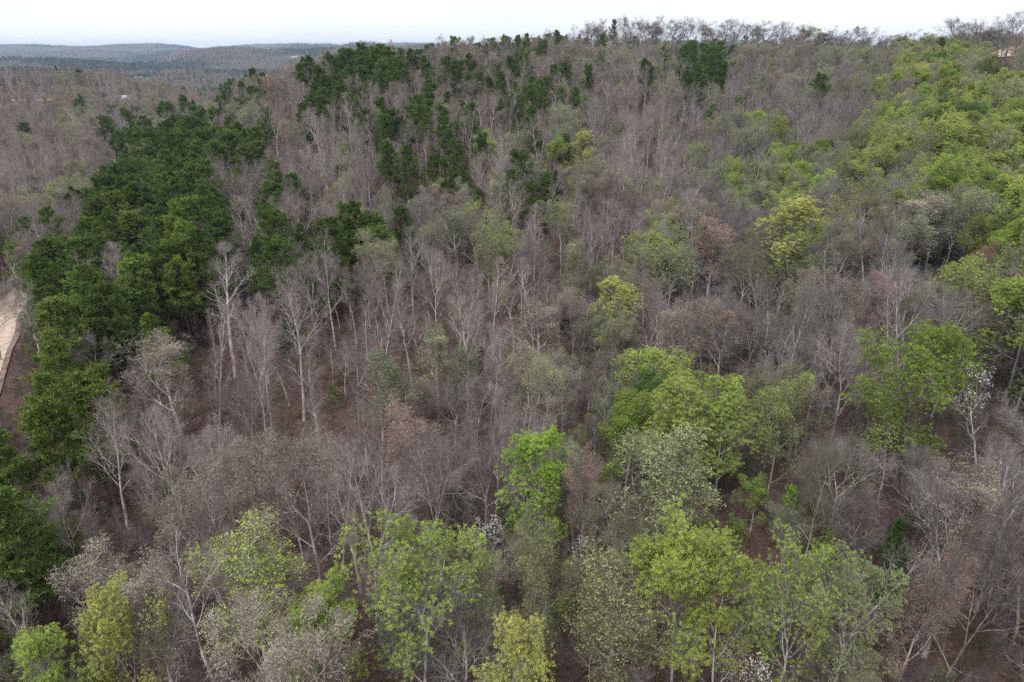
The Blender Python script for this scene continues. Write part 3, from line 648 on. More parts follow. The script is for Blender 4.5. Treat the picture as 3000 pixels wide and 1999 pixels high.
# ------------------------------------------------------------------ trees one can point at: picture place of the crown top, kind, crown width in pixels, height in m, colours, short name, label
LM = [
 (1245, 1005, 'leafy1', 155, 19, 'lime', 'grey', 'the bright lime tree', 'bright lime-green leafing tree, brightest in the wood, low centre'),
 (945, 1190, 'sparse0', 280, 21, 'fresh', 'grey', 'the big fresh-green oak', 'big spreading tree with fresh green tufts, low centre, left of the lime tree'),
 (1235, 1180, 'bud1', 180, 20, 'olive', 'olive', 'the straight pale-trunked olive tree', 'olive-budded tree with straight pale trunk standing before the lime tree'),
 (1425, 1290, 'bud2', 230, 17, 'olive', 'olive', 'the dense olive crown', 'dense round olive-yellow crown at the bottom edge, right of centre'),
 (1590, 1175, 'leafy0', 200, 20, 'yellowgreen', 'grey', 'the tall yellow-green tree', 'tall bright yellow-green tree low right of centre, its trunk dark below'),
 (1700, 1240, 'leafy2', 170, 18, 'yellowgreen', 'grey', 'the right-hand yellow-green crown', 'yellow-green leafing tree touching the tall yellow-green one on its right'),
 (1865, 1210, 'sparse3', 115, 19, 'fresh', 'grey', 'the narrow forked green tree', 'narrow green-tufted tree with forked grey stems, bottom right'),
 (1990, 1265, 'sparse0', 140, 17, 'pale', 'grey', 'the pale green twin tree', 'pale green tufted tree right beside the narrow forked green tree'),
 (1560, 845, 'leafy3', 160, 19, 'yellowgreen', 'grey', 'the round yellow-green crown', 'round yellow-green crown right of centre above the pale olive tree'),
 (1690, 860, 'leafy1', 145, 18, 'fresh', 'grey', 'the layered green crown', 'fresh green layered crown just right of the round yellow-green one'),
 (1455, 910, 'leafy0', 120, 16, 'green', 'grey', 'the domed green crown', 'domed mid-green crown left of the round yellow-green one'),
 (1810, 858, 'bud1', 130, 17, 'yellowgreen', 'olive', 'the small ochre-green tree', 'yellow-olive leafing tree between the layered green crown and the huge green tree'),
 (1530, 985, 'bud2', 200, 21, 'pale', 'olive', 'the tall pale olive tree', 'tall pale olive tree with open crown right of the lime tree'),
 (2175, 725, 'leafy2', 245, 20, 'green', 'grey', 'the huge green tree', 'huge spreading green tree at the right side, largest crown there'),
 (2250, 582, 'sparse0', 150, 18, 'yellowgreen', 'grey', 'the ochre-green tree by the right edge', 'yellow-green tree near the right edge above the huge green tree'),
 (1830, 460, 'leafy3', 145, 23, 'yellow', 'grey', 'the tall pale-yellow tree', 'tall pale-yellow leafing tree standing above its neighbours, right of centre'),
 (1548, 543, 'sparse3', 130, 20, 'pale', 'grey', 'the soft green tall tree', 'soft green tall tree left of the tall pale-yellow tree'),
 (1405, 633, 'leafy1', 108, 17, 'yellow', 'grey', 'the golden-yellow tree', 'golden-yellow leafing tree near the middle of the picture'),
 (1368, 592, 'bud1', 85, 13, 'greygreen', 'olive', 'the small grey-green crown', 'small grey-green crown just up-left of the golden-yellow tree'),
 (1293, 455, 'sparse2', 85, 19, 'pale', 'grey', 'the pale green column', 'pale green slender crown above centre on the bare slope'),
 (1350, 302, 'leafy3', 62, 18, 'yellow', 'grey', 'the small lemon crown', 'small lemon-green crown in the upper middle beside dark pines'),
 (1275, 312, 'leafy0', 50, 16, 'yellowgreen', 'grey', 'the tiny lemon crown', 'tiny yellow-green crown left of the small lemon crown'),
 (1122, 492, 'sparse3', 88, 20, 'pale', 'grey', 'the washed-out green tree', 'washed-out green tree in the middle of the bare slope'),
 (1045, 478, 'bud0', 65, 18, 'greygreen', 'grey', 'the faint green tree', 'faint grey-green tree left of the washed-out green tree'),
 (905, 803, 'sparse1', 112, 17, 'greygreen', 'olive', 'the grey-green egg-shaped tree', 'grey-green egg-shaped tree alone on the brown slope, left of centre'),
 (540, 1205, 'bud2', 200, 19, 'yellowgreen', 'grey', 'the yellow-topped tree', 'broad tree with yellow-green top twigs, lower left'),
 (712, 1330, 'leafy0', 150, 15, 'fresh', 'grey', 'the low fresh-green tree', 'low fresh-green tree right of the yellow-topped tree'),
 (222, 1382, 'leafy2', 175, 18, 'yellow', 'grey', 'the mustard-yellow crown', 'mustard-yellow leafing crown in the bottom left'),
 (55, 1480, 'leafy1', 170, 18, 'fresh', 'grey', 'the corner green crown', 'green leafing crown cut off by the bottom left corner'),
 (1145, 1468, 'leafy3', 150, 17, 'yellow', 'grey', 'the bottom yellow crown', 'yellow leafing crown cut off by the bottom edge near the middle'),
 (1948, 508, 'bud1', 95, 19, 'tan', 'grey', 'the straw-budded tree', 'straw-coloured budding tree right of the tall pale-yellow tree'),
 (2130, 448, 'bud0', 150, 18, 'cream', 'grey', 'the cream-topped tree', 'cream-topped broad budding tree at the upper right'),
 (1650, 500, 'bud2', 95, 20, 'salmon', 'pinkish', 'the pinkish-tan tree', 'pinkish-tan budding tree between two tall green ones'),
 (1672, 705, 'bud3', 120, 16, 'salmon', 'grey', 'the salmon-orange tree', 'salmon-orange budding tree with arching crown, right of centre'),
 (2040, 628, 'bud2', 82, 15, 'pink', 'pinkish', 'the rosy maple', 'rosy pink budding maple on the right, above the huge green tree'),
 (2290, 540, 'bud1', 70, 14, 'redtan', 'grey', 'the rusty maple', 'rusty red budding maple near the right edge'),
 (1965, 745, 'broad0', 170, 17, 'tan', 'pale', 'the twiggy grey crown', 'broad twiggy grey bare crown left of the huge green tree'),
 (370, 768, 'bud0', 130, 19, 'tan', 'pale', 'the buff-topped tree', 'buff-topped budding tree beside the pine belt on the left'),
 (690, 1000, 'bud3', 200, 20, 'tan', 'pinkish', 'the big tan-twigged tree', 'big tan-twigged tree in the lower left middle'),
 (640, 1385, 'bud1', 270, 18, 'cream', 'pale', 'the cream-budded giant', 'cream-budded wide tree cut off by the bottom edge, lower left'),
 (995, 965, 'broad1', 200, 20, 'tan', 'pinkish', 'the wide pale bare tree', 'wide bare tree with pale limbs left of the lime tree'),
 (1110, 958, 'broad2', 160, 19, 'tan', 'pinkish', 'the pale forked bare tree', 'bare forked tree between the wide pale bare tree and the lime tree'),
 (190, 1258, 'bud2', 130, 15, 'cream', 'grey', 'the whitish-budded tree', 'whitish-budded small tree at lower left'),
 (112, 1108, 'broad0', 140, 16, 'tan', 'pale', 'the fan-shaped bare tree', 'fan-shaped silvery bare tree at the far lower left'),
 (2262, 1080, 'bud0', 150, 18, 'tan', 'grey', 'the ochre-tufted tree', 'ochre-tufted budding tree near the right edge, lower right'),
 (2290, 1185, 'broad1', 210, 19, 'tan', 'dark', 'the tangled bare giant', 'tangled big bare tree filling the lower right corner'),
 (2060, 1035, 'broad2', 130, 19, 'tan', 'grey', 'the leaning bare tree', 'bare tree with a thick leaning grey trunk, lower right'),
 (1905, 985, 'broad0', 190, 18, 'olive', 'olive', 'the olive-grey bare crown', 'wide olive-grey bare crown below the twiggy grey crown'),
 (2150, 1290, 'bud3', 160, 14, 'salmon', 'pinkish', 'the dusty pink tree', 'dusty pink budding tree low down in the lower right'),
 (1298, 803, 'bud3', 130, 16, 'greygreen', 'pale', 'the silvery-green tree', 'silvery green-tufted tree with white limbs just right of centre'),
 (1350, 1030, 'bud1', 85, 17, 'salmon', 'grey', 'the cream-pink tree', 'cream-pink budding tree tucked right behind the lime tree'),
 (1245, 692, 'bud0', 100, 17, 'tan', 'pale', 'the golden-tipped tree', 'bare tree with golden tips left of the golden-yellow tree'),
 (1040, 868, 'broad2', 105, 13, 'tan', 'grey', 'the low round bare tree', 'low round bare tree right of the grey-green egg-shaped tree'),
 (1180, 640, 'bare4', 80, 17, 'tan', 'pale', 'the slanting bare tree', 'slanting pale bare tree in the very middle'),
 (487, 555, 'bare0', 95, 23, 'tan', 'pale', 'the bare tree at the pine edge', 'tall bare tree at the right edge of the pine belt'),
 (650, 612, 'bare1', 100, 24, 'tan', 'pale', 'the tallest pale poplar', 'tall pale slim bare tree on the left slope'),
 (742, 533, 'bare2', 85, 22, 'tan', 'pale', 'the broom-topped bare tree', 'broom-topped tall bare tree right of the tallest pale poplar'),
 (848, 590, 'bare3', 80, 22, 'tan', 'pale', 'the slim silver tree', 'slim silvery bare tree below the lone round pine'),
 (938, 520, 'bare0', 60, 20, 'tan', 'grey', 'the wispy bare tree', 'wispy bare tree up the slope beside the faint green tree'),
 (990, 545, 'bare2', 75, 22, 'tan', 'pale', 'the straight bare tree', 'straight-trunked bare tree left of the washed-out green tree'),
 (932, 640, 'bare1', 85, 20, 'tan', 'pinkish', 'the fine-twigged tree', 'fine-twigged pinkish bare tree on the brown slope'),
 (575, 392, 'bare4', 60, 19, 'tan', 'pale', 'the white-limbed tree', 'white-limbed bare tree between the two upper pine groups'),
 (312, 487, 'bare3', 80, 17, 'tan', 'pale', 'the white snag in the pines', 'whitish bare tree rising out of the pine belt'),
 (195, 755, 'broad1', 95, 14, 'tan', 'pale', 'the bare tree among roadside pines', 'small silvery bare tree among the pines by the gravel road'),
 (212, 905, 'bare1', 110, 20, 'tan', 'pale', 'the crooked silver tree', 'crooked silvery bare tree below the roadside pines'),
 (300, 895, 'bare4', 95, 19, 'tan', 'pinkish', 'the pinkish bare tree', 'pinkish-grey bare tree right of the crooked silver tree'),
 (345, 1000, 'bare2', 120, 20, 'tan', 'pinkish', 'the purplish bare tree', 'purplish-grey bare tree in the left, below the buff-topped tree'),
 (-60, 640, 'broad2', 120, 16, 'tan', 'pale', 'the roadside bare tree', 'silvery bare tree at the far side of the gravel road, left edge'),
 (435, 690, 'bare3', 75, 22, 'tan', 'pale', 'the thin bare tree', 'thin bare tree right of the pine belt'),
 (560, 690, 'bare2', 90, 23, 'tan', 'pale', 'the long-stemmed bare tree', 'long-stemmed bare tree on the open brown slope'),
 (700, 760, 'bare0', 85, 21, 'tan', 'pinkish', 'the brown-slope bare tree', 'bare tree low on the open brown slope'),
 (800, 735, 'bare4', 75, 19, 'tan', 'grey', 'the two-stemmed bare tree', 'two-stemmed bare tree left of the grey-green egg-shaped tree'),
 # pines
 (1015, 248, 'pine2', 52, 25, 'pine', 'grey', 'the tallest pine', 'tallest dark pine in the upper middle'),
 (1050, 318, 'pine1', 46, 20, 'pine', 'grey', 'the pine by the tallest', 'dark pine right behind the tallest pine'),
 (992, 350, 'pine0', 40, 17, 'pine', 'grey', 'the short pine', 'short pine at the foot of the tallest pine'),
 (937, 332, 'pine3', 58, 19, 'pine', 'grey', 'the broad pine', 'broad dark pine left of the tallest pine'),
 (882, 322, 'pine1', 42, 19, 'pine', 'grey', 'the flat-topped pine', 'flat-topped dark pine left of the broad pine'),
 (815, 459, 'pine0', 74, 20, 'pine', 'grey', 'the lone round pine', 'big full pine alone on the bare slope, left of centre'),
 (922, 470, 'pine1', 48, 16, 'pine', 'grey', 'the ragged pine', 'ragged dark pine right of the big full pine'),
 (690, 510, 'pine0', 42, 14, 'brightpine', 'grey', 'the yellowish pine', 'yellowish-green small pine left of the big full pine'),
 (587, 543, 'pine2', 58, 18, 'pine', 'grey', 'the slope pine', 'dark pine standing apart on the left slope'),
 (1101, 430, 'pine3', 36, 12, 'deep', 'grey', 'the dark round pine', 'dark round-headed little pine above centre'),
 (1217, 415, 'pine1', 32, 16, 'pine', 'grey', 'the scraggy pine', 'scraggy one-sided pine above the middle'),
 (1275, 388, 'pine2', 28, 17, 'pine', 'grey', 'the narrow pine', 'narrow dark pine right of the scraggy pine'),
 (1300, 308, 'pine0', 34, 16, 'pine', 'grey', 'the pine between lemon crowns', 'dark pine between the two small lemon crowns'),
 (345, 715, 'pine3', 82, 15, 'brightpine', 'grey', 'the lit roadside pine', 'round fresh-green pine right of the gravel road'),
 (100, 855, 'pine3', 110, 17, 'brightpine', 'grey', 'the full roadside pine', 'full green pine beside the gravel road'),
 (110, 775, 'pine0', 100, 18, 'brightpine', 'grey', 'the bright roadside pine', 'bright green pine just above the full roadside pine'),
 (85, 905, 'pine1', 130, 19, 'brightpine', 'grey', 'the big corner pine', 'big dark green pine at the left edge below the road'),
 (480, 545, 'pine0', 60, 19, 'pine', 'grey', 'the belt-edge pine', 'pine at the right edge of the dark pine belt'),
 (400, 590, 'pine1', 80, 18, 'brightpine', 'grey', 'the mid-belt pine', 'light green pine low in the middle of the pine belt'),
 (1212, 62, 'pine0', 20, 17, 'pine', 'grey', 'the skyline pine', 'dark pine against the sky near the middle'),
 (1190, 60, 'pine2', 20, 17, 'pine', 'grey', 'the left skyline pine', 'dark pine just left of the middle skyline pine'),
 (768, 133, 'pine3', 45, 17, 'pine', 'grey', 'the shoulder pine', 'leftmost pine on the skyline shoulder of the hill'),
 (940, 105, 'pine2', 34, 17, 'pine', 'grey', 'the peaked shoulder pine', 'peaked pine on the hill shoulder left of centre'),
 (1275, 148, 'pine0', 34, 17, 'pine', 'grey', 'the hillside pine', 'dark conical pine high on the hillside above centre'),
 (1412, 40, 'pine1', 18, 20, 'deep', 'grey', 'the ridge pine', 'dark pine among bare trees on the ridge'),
 # white flowering
 (287, 630, 'dogwood0', 34, 8, 'white', 'pale', 'the dogwood in the pines', 'white flowering dogwood among the roadside pines'),
 (488, 944, 'dogwood1', 34, 4.5, 'white', 'grey', 'the upper of two low dogwoods', 'low white dogwood on brown leaves, upper of two on the left'),
 (510, 976, 'dogwood0', 40, 4.5, 'white', 'grey', 'the lower of two low dogwoods', 'low white dogwood on brown leaves, lower of two on the left'),
 (1905, 752, 'dogwood1', 70, 8, 'white', 'grey', 'the dogwood by the twiggy crown', 'white dogwood left of the twiggy grey crown'),
 (2290, 840, 'dogwood0', 80, 9, 'white', 'grey', 'the dogwood by the huge green tree', 'white dogwood at the right foot of the huge green tree'),
 (1128, 1178, 'dogwood1', 90, 7, 'white', 'grey', 'the dogwood by the lime tree', 'white dogwood lower left of the lime tree'),
 (1655, 1455, 'dogwood0', 75, 7, 'white', 'grey', 'the bottom dogwood', 'white dogwood at the bottom edge under the tall yellow-green tree'),
 (1745, 1490, 'dogwood1', 90, 7, 'white', 'grey', 'the bottom right dogwood', 'white dogwood at the bottom edge, right of the other one'),
 (1335, 1222, 'dogwood1', 55, 7, 'white', 'grey', 'the dogwood behind the olive crown', 'white dogwood peeping above the dense olive crown'),
 (505, 550, 'dogwood0', 30, 9, 'white', 'grey', 'the dogwood at the pine edge', 'white dogwood at the right edge of the pine belt'),
 (2150, 395, 'dogwood0', 40, 9, 'white', 'grey', 'the upper right dogwood', 'white dogwood above the cream-topped tree'),
 (1830, 1108, 'bush0', 62, 6, 'lime', 'grey', 'the bright green bush', 'bright green bush under bare trees at lower right'),
 (818, 1178, 'bush0', 22, 2.5, 'lime', 'grey', 'the tiny green bush', 'tiny bright green bush on brown leaves, lower centre'),
]
SKYLINE = [(1340, 55, 20), (1362, 42, 20), (1385, 50, 19), (1440, 40, 20), (1462, 32, 21), (1490, 38, 21), (1512, 36, 21), (1548, 45, 19), (1572, 36, 20), (1602, 42, 20), (1640, 48, 19), (1672, 44, 20),
 (1702, 40, 20), (1735, 46, 19), (1768, 50, 18), (1800, 48, 19), (1835, 52, 18), (1862, 58, 18), (1930, 55, 17), (1968, 46, 17), (1995, 44, 17), (2070, 60, 14), (2122, 66, 15), (2205, 42, 17), (2240, 35, 19), (2268, 52, 16), (2308, 36, 19), (2340, 24, 20)]
_o = ['first', 'second', 'third', 'fourth', 'fifth', 'sixth', 'seventh', 'eighth', 'ninth', 'tenth', 'eleventh', 'twelfth', 'thirteenth', 'fourteenth']
for _i, (_u, _v, _h) in enumerate(SKYLINE):
    _a = _o[_i] + ' from the left' if _i < 14 else _o[27 - _i] + ' from the right'
    LM.append((_u, _v, ('ridgetree0', 'ridgetree1', 'ridgetree2', 'ridgetree3')[_i % 4] if _i not in (17, 21) else 'sparse0', 48 + 7 * (_i % 3) + (18 if _u > 2190 else 0), _h + 1, 'pale', 'dark', 'skyline tree %d' % _i, 'bare tree against the sky on the ridge, ' + _a))
for _i in range(len(SKYLINE) - 1):
    _u = (SKYLINE[_i][0] + SKYLINE[_i + 1][0]) / 2 + (_i * 7 % 5 - 2) * 2; _v = max(SKYLINE[_i][1], SKYLINE[_i + 1][1]) + 3 + (_i * 5) % 9
    _a = 'the %s and %s big ones from the left' % (_o[_i], _o[_i + 1]) if _i < 13 else 'the %s and %s big ones from the right' % (_o[26 - _i], _o[min(27 - _i, 13)])
    if _i == 13: _a = 'the two middle big ones'
    LM.append((_u, _v, ('ridgetree3', 'bud2', 'ridgetree0', 'ridgetree2')[_i % 4], 36 + 6 * (_i % 4), SKYLINE[_i][2] - 3, 'tan', 'dark', 'skyline tree small %d' % _i, 'smaller bare skyline tree between ' + _a))
LM.append((2073, 58, 'leafy1', 30, 13, 'fresh', 'grey', 'the green skyline tree', 'small fresh green tree against the sky at the right'))
BR = random.Random(11)
LMV = []
placed = []        # (x, y, radius)
LMP = []           # (u, v, depth, short name)
def solve_place(u, vt, h):
    Y = np.arange(34, 640, 0.5)
    z = np.full(len(Y), ZC - 45.0)
    for _ in range(4):
        d = depth_of(0, Y, z + h)
        x = (u - CX) / F * d
        z = terrain(x, Y)
    uu, vv, dd = project(x, Y, z + h)
    k = np.nonzero((vv[:-1] > vt) & (vv[1:] <= vt))[0]
    if len(k) == 0: k = [int(np.argmin(np.abs(vv - vt)))]
    k = k[0]
    return float(x[k]), float(Y[k]), float(dd[k])
for (u, vt, pk, wpx, h, tn, bt, short, label) in LM:
    x, y, d = solve_place(u, vt, h)
    pr = PROTOS[pk]
    wm = wpx / F * d * (1.18 if h > 12 and not pk.startswith('pine') else 1.05)
    sx = wm / pr.D; sz = h / pr.H
    sx = min(max(sx, 0.5), 1.9)
    tl = (0, 0)
    if 'leaning grey trunk' in label: tl = (0, 0.42)
    rz = BR.random() * 6.28 if tl == (0, 0) else 0.0
    put_tree(pk, x, y, rz, sx, sz, T[tn], B[bt], label, True, tl)
    placed.append((x, y, min(wm * 0.4, 3.4) if h > 10 else 1.0))
    if h > 10 and wpx >= 28 and not short.startswith('skyline tree'): LMV.append((u, vt, wpx, h / d * F, d))
    if u > 0 and not short.startswith('skyline tree'): LMP.append((u, vt + 0.3 * h / d * F, d, short))

# ------------------------------------------------------------------ the rest of the forest
MAP = [
 "bbbbbbbbbbbbppttttttttgt", "btbbbtbpPpppptttPtttdyGG", "btbtbpbppppbptbbddddgGGG", "bbbPPpbbtpbgpgbbdgGgGGGG",
 "btPPPppbbbtbbtbbdgGggggG", "ppPPPbpppbbgbbbgtddgtdgg", "bPpPbbbbbbbbbdbgddgdtddd", "bPpPbbbbbbbbtbbbtdddtdgG",
 "PPPtbbbbbbbbgddGGddtdGgd", "PPbbbbbbbbbbdgdGGdgddgdd", "PPbbbbbbbbbbbtgGgdgddddd", "PPbbbbbbbbbbdtdgGddddddd",
 "PbtbtbbbgbbgbtdtGddddddd", "bbttbbbbbbddgdbbgGdddddd", "gbybbbtbbbddddbbgGdddddd", "gbybbbttbbddddbbgGdddddd"]
MAP = [(r + 'ddd')[:24] for r in MAP]
MIX = {  # cumulative choices of (family, tint, bark)
 'b': [(.74, 'bare', 'tan', 'pinkish'), (.84, 'broad', 'tan', 'pinkish'), (.95, 'bud', 'tan', 'pinkish'), (.985, 'sparse', 'greygreen', 'grey'), (1, 'pine', 'pine', 'grey')],
 'd': [(.56, 'bare', 'tan', 'grey'), (.86, 'broad', 'tan', 'grey'), (.94, 'bud', 'olive', 'grey'), (.99, 'sparse', 'olive', 'grey'), (1, 'pine', 'pine', 'grey')],
 't': [(.46, 'bare', 'tan', 'grey'), (.80, 'bud', 'tan', 'grey'), (.88, 'bud', 'pale', 'grey'), (.97, 'sparse', 'pale', 'grey'), (1, 'pine', 'pine', 'grey')],
 'p': [(.54, 'bare', 'tan', 'pinkish'), (.64, 'bud', 'tan', 'grey'), (1, 'pine', 'pine', 'grey')],
 'P': [(.05, 'bare', 'tan', 'pale'), (.97, 'pine', 'pine', 'grey'), (1, 'cedar', 'cedar', 'grey')],
 'g': [(.38, 'bare', 'tan', 'grey'), (.52, 'broad', 'tan', 'grey'), (.66, 'bud', 'pale', 'grey'), (.80, 'sparse', 'olive', 'grey'), (.88, 'sparse', 'yellowgreen', 'grey'), (1, 'leafy', 'fresh', 'grey')],
 'G': [(.05, 'bare', 'tan', 'grey'), (.12, 'bud', 'pale', 'grey'), (.36, 'sparse', 'yellowgreen', 'grey'), (.62, 'leafy', 'green', 'grey'), (.84, 'leafy', 'fresh', 'grey'), (1, 'leafy', 'yellowgreen', 'grey')],
 'y': [(.25, 'bud', 'tan', 'grey'), (.7, 'sparse', 'yellow', 'grey'), (1, 'leafy', 'yellowgreen', 'grey')]}
HT = {'bare': (12, 22), 'broad': (13, 17), 'bud': (15, 20), 'sparse': (13, 18), 'leafy': (13, 18), 'pine': (15, 21), 'cedar': (8, 12)}
rg = np.random.default_rng(77)
def poisson(n_try, min_d, existing, ymax=640.0, grow=1e9):
    cell = 6.0; gridd = {}
    def add(x, y, r): gridd.setdefault((int(x // cell), int(y // cell)), []).append((x, y, r))
    for e in existing: add(*e)
    pts = []
    Yr = np.sqrt(rg.random(n_try)) * ymax
    Yr = Yr[Yr > 22]
    X = (rg.random(len(Yr)) * 2 - 1) * (0.84 * Yr + 42)
    for x, y in zip(X, Yr):
        md = min_d * (0.75 + 0.7 * rg.random()) * (1 + y / grow)
        cx_, cy_ = int(x // cell), int(y // cell); ok = True
        for i in range(cx_ - 2, cx_ + 3):
            for j in range(cy_ - 2, cy_ + 3):
                for (a, b, r) in gridd.get((i, j), ()):
                    q = max(md, r)
                    if (a - x) ** 2 + (b - y) ** 2 < q * q: ok = False; break
                if not ok: break
            if not ok: break
        if ok: pts.append((x, y)); add(x, y, 0.0)
    return np.array(pts)
P = poisson(38000, 3.6, placed, 640.0, 1500.0)
Pn = poisson(26000, 3.4, list(placed) + [(a, b, 0.0) for a, b in P], 190.0)
P = np.concatenate([P, Pn])
def off_roads(P, slack=0.0):
    keep = np.ones(len(P), bool)
    for c, w in ROADS:
        d2 = ((P[:, None, 0] - c[None, ::3, 0]) ** 2 + (P[:, None, 1] - c[None, ::3, 1]) ** 2).min(1)
        keep &= d2 > (w + 1.0) ** 2
    return P[keep]
def map_at(x, y):
    z_ = mesh_z(x, y); u_, v_, d_ = project(x, y, z_ + 15)
    return np.array([MAP[int(np.clip(b / 98, 0, 15))][int(np.clip(a / 98.04, 0, 23))] for a, b in zip(u_, v_)])
P2 = poisson(30000, 3.1, list(placed) + [(a, b, 0.0) for a, b in P])
P2 = P2[map_at(P2[:, 0], P2[:, 1]) == 'P']
N1 = len(P)
P = np.concatenate([P, P2])
P = off_roads(P)
HOUSE = ground_at(297, 236)
P = P[(P[:, 0] - HOUSE[0]) ** 2 + (P[:, 1] - HOUSE[1] + 12) ** 2 > 17 ** 2]
# keep sight lines to the two visible roads as open as they are in the photograph
Z = mesh_z(P[:, 0], P[:, 1])
U, Vv, Dd = project(P[:, 0], P[:, 1], Z + 15)
U0, V0, D0 = project(P[:, 0], P[:, 1], Z)
opn = (U < 52) & (Vv > 600) & (Vv < 1000) & (V0 > 700)
opn |= (U > 2285) & (U < 2350) & (Vv > 40) & (Vv < 160) & (P[:, 1] > 165) & (P[:, 1] < 345)
opn |= (U < 300) & (V0 > 231) & (V0 < 262) & (P[:, 1] > 380)
P = P[~opn]; U = U[~opn]; Vv = Vv[~opn]; Dd = Dd[~opn]; Z = Z[~opn]
def behind(x, y, z):
    s_ = np.linspace(0.5, 0.985, 60)
    return bool((terrain(x * s_, y * s_) - 1.5 > ZC + (z + 3.0 - ZC) * s_).any())
zone = map_at(P[:, 0], P[:, 1])
thin = (zone == 'b') & (rg.random(len(P)) < 0.06)
thin |= (zone == 'b') & (U > 420) & (U < 1330) & (Vv > 480) & (Vv < 960) & (rg.random(len(P)) < 0.40)
P = P[~thin]; U = U[~thin]; Vv = Vv[~thin]; Dd = Dd[~thin]; Z = Z[~thin]
fill = []
for k in range(len(P)):
    x, y = P[k]; u, v, d = U[k], Vv[k], Dd[k]
    c = MAP[int(np.clip(v / 98 + rg.normal(0, .32), 0, 15))][int(np.clip(u / 98.04 + rg.normal(0, .32), 0, 23))]
    c0 = MAP[int(np.clip(v / 98, 0, 15))][int(np.clip(u / 98.04, 0, 23))]
    if c0 == 'P' and rg.random() < 0.85: c = 'P'
    q = rg.random()
    for cum, fam, tn, bt in MIX[c]:
        if q <= cum: break
    if fam == 'pine' and c in 'bdgt' and v > 560: fam, tn = 'cedar', 'cedar'
    vs = variants(fam); pk = vs[int(rg.integers(len(vs)))]
    lo, hi = HT[fam]; h = lo + (hi - lo) * rg.random()
    if u > 700 and v > 780 and c != 'b': h *= 0.85
    t = np.array(T[tn])
    if fam == 'pine' and u < 480 and v > 480 and rg.random() < 0.5: t = np.array(T['brightpine'])
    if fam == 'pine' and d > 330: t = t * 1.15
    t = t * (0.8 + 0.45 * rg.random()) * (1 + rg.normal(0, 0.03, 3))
    if fam == 'leafy' and tn == 'green' and rg.random() < .25: t = np.array(T['deep']) * (1 + .3 * rg.random())
    if fam == 'bud' and tn == 'tan' and rg.random() < .05: t = np.array(T['salmon']) * .9
    if fam == 'bud' and tn == 'tan' and rg.random() < .2: t = np.array(T['pale'])
    b = np.array(B[bt]) * (0.78 + 0.45 * rg.random())
    sz = h / PROTOS[pk].H; sx = sz * (0.82 + 0.4 * rg.random())
    if c == 'P': sx *= 1.1
    if c == 'b' and fam == 'bare': sx *= 0.85; b = b * 1.12
    if fam in ('leafy', 'sparse'): sx *= 0.88
    hid = False
    for (lu, lv, lw, lhp, ld) in LMV:
        if d < ld - 1 and abs(u - lu) < lw * 0.5 + 1.6 / d * F and v < lv + lhp * 0.62 and v + h / d * F * 0.5 > lv and rg.random() < 0.95: hid = True; break
    if hid:
        if rg.random() < .3: continue
        h *= 0.5; sz *= 0.5; sx *= 0.65
        vt2 = project(x, y, Z[k] + h)[1]
        if any(d < ld - 1 and abs(u - lu) < lw * 0.5 + 1.2 / d * F and vt2 < lv + lhp * 0.6 and vt2 > lv - 20 for (lu, lv, lw, lhp, ld) in LMV): continue
    if u > 1120:
        if behind(x, y, Z[k]): continue
        vm = np.interp(u, [1120, 1180, 1300, 1400, 1800, 2100, 2200, 2353], [92, 76, 82, 94, 98, 100, 90, 80])
        vm += rg.normal(0, 7) - (16 if rg.random() < .10 else 0)
        while h > 7 and project(x, y, Z[k] + h)[1] < vm: h *= 0.9
        if h <= 7: continue
        sz = h / PROTOS[pk].H; sx = max(sx * 0.85, sz)
    vis = (-60 < u < 2413) and (-20 < v < 1700)
    fill.append(dict(x=x, y=y, u=u, v=v, d=d, h=h, fam=fam, pk=pk, t=t, b=b, sx=sx, sz=sz, rz=rg.random() * 6.28, tl=(rg.normal(0, .05), rg.normal(0, .05)), vis=vis, app=h / d, kind=KIND[fam][0], tn=tn, z=Z[k]))
# a tree hidden behind a crest is not one of the individuals
def hidden(f):
    s = np.linspace(0.15, 0.97, 40)
    lx = f['x'] * s; ly = f['y'] * s; lz = ZC + (f['z'] + f['h'] - ZC) * s
    return bool((terrain(lx, ly) + 6 > lz).any())
LOOKS = {'bare': ['slim bare grey tree', 'bare pinkish-grey tree', 'leafless tree with fine twigs'], 'broad': ['wide bare grey tree'], 'bud': ['budding tree'], 'sparse': ['thinly leafed tree'], 'leafy': ['full leafy tree'], 'pine': ['dark green pine'], 'cedar': ['dark cedar']}
TW = {'tan': 'tan', 'pale': 'pale green', 'olive': 'olive', 'greygreen': 'grey-green', 'green': 'mid-green', 'fresh': 'fresh green', 'yellowgreen': 'yellow-green', 'yellow': 'yellow', 'pine': '', 'cedar': ''}
ORD = ['nearest', 'second', 'third', 'fourth', 'fifth', 'sixth', 'seventh', 'eighth', 'ninth', 'tenth', 'eleventh', 'twelfth']
by = {}
for i, f in enumerate(fill):
    if f['vis']: by.setdefault(f['kind'], []).append(i)
chosen = []
LIMIT = {'bare_tree': 255, 'budding_tree': 200, 'leafing_tree': 260, 'pine_tree': 260, 'cedar_tree': 60}
for kd, idx in by.items():
    idx.sort(key=lambda i: -fill[i]['app'])
    n = 0
    for i in idx:
        if n >= LIMIT.get(kd, 100): break
        if hidden(fill[i]): continue
        chosen.append(i); n += 1
LA = np.array([(a, b) for a, b, c, s in LMP])
buckets = {}
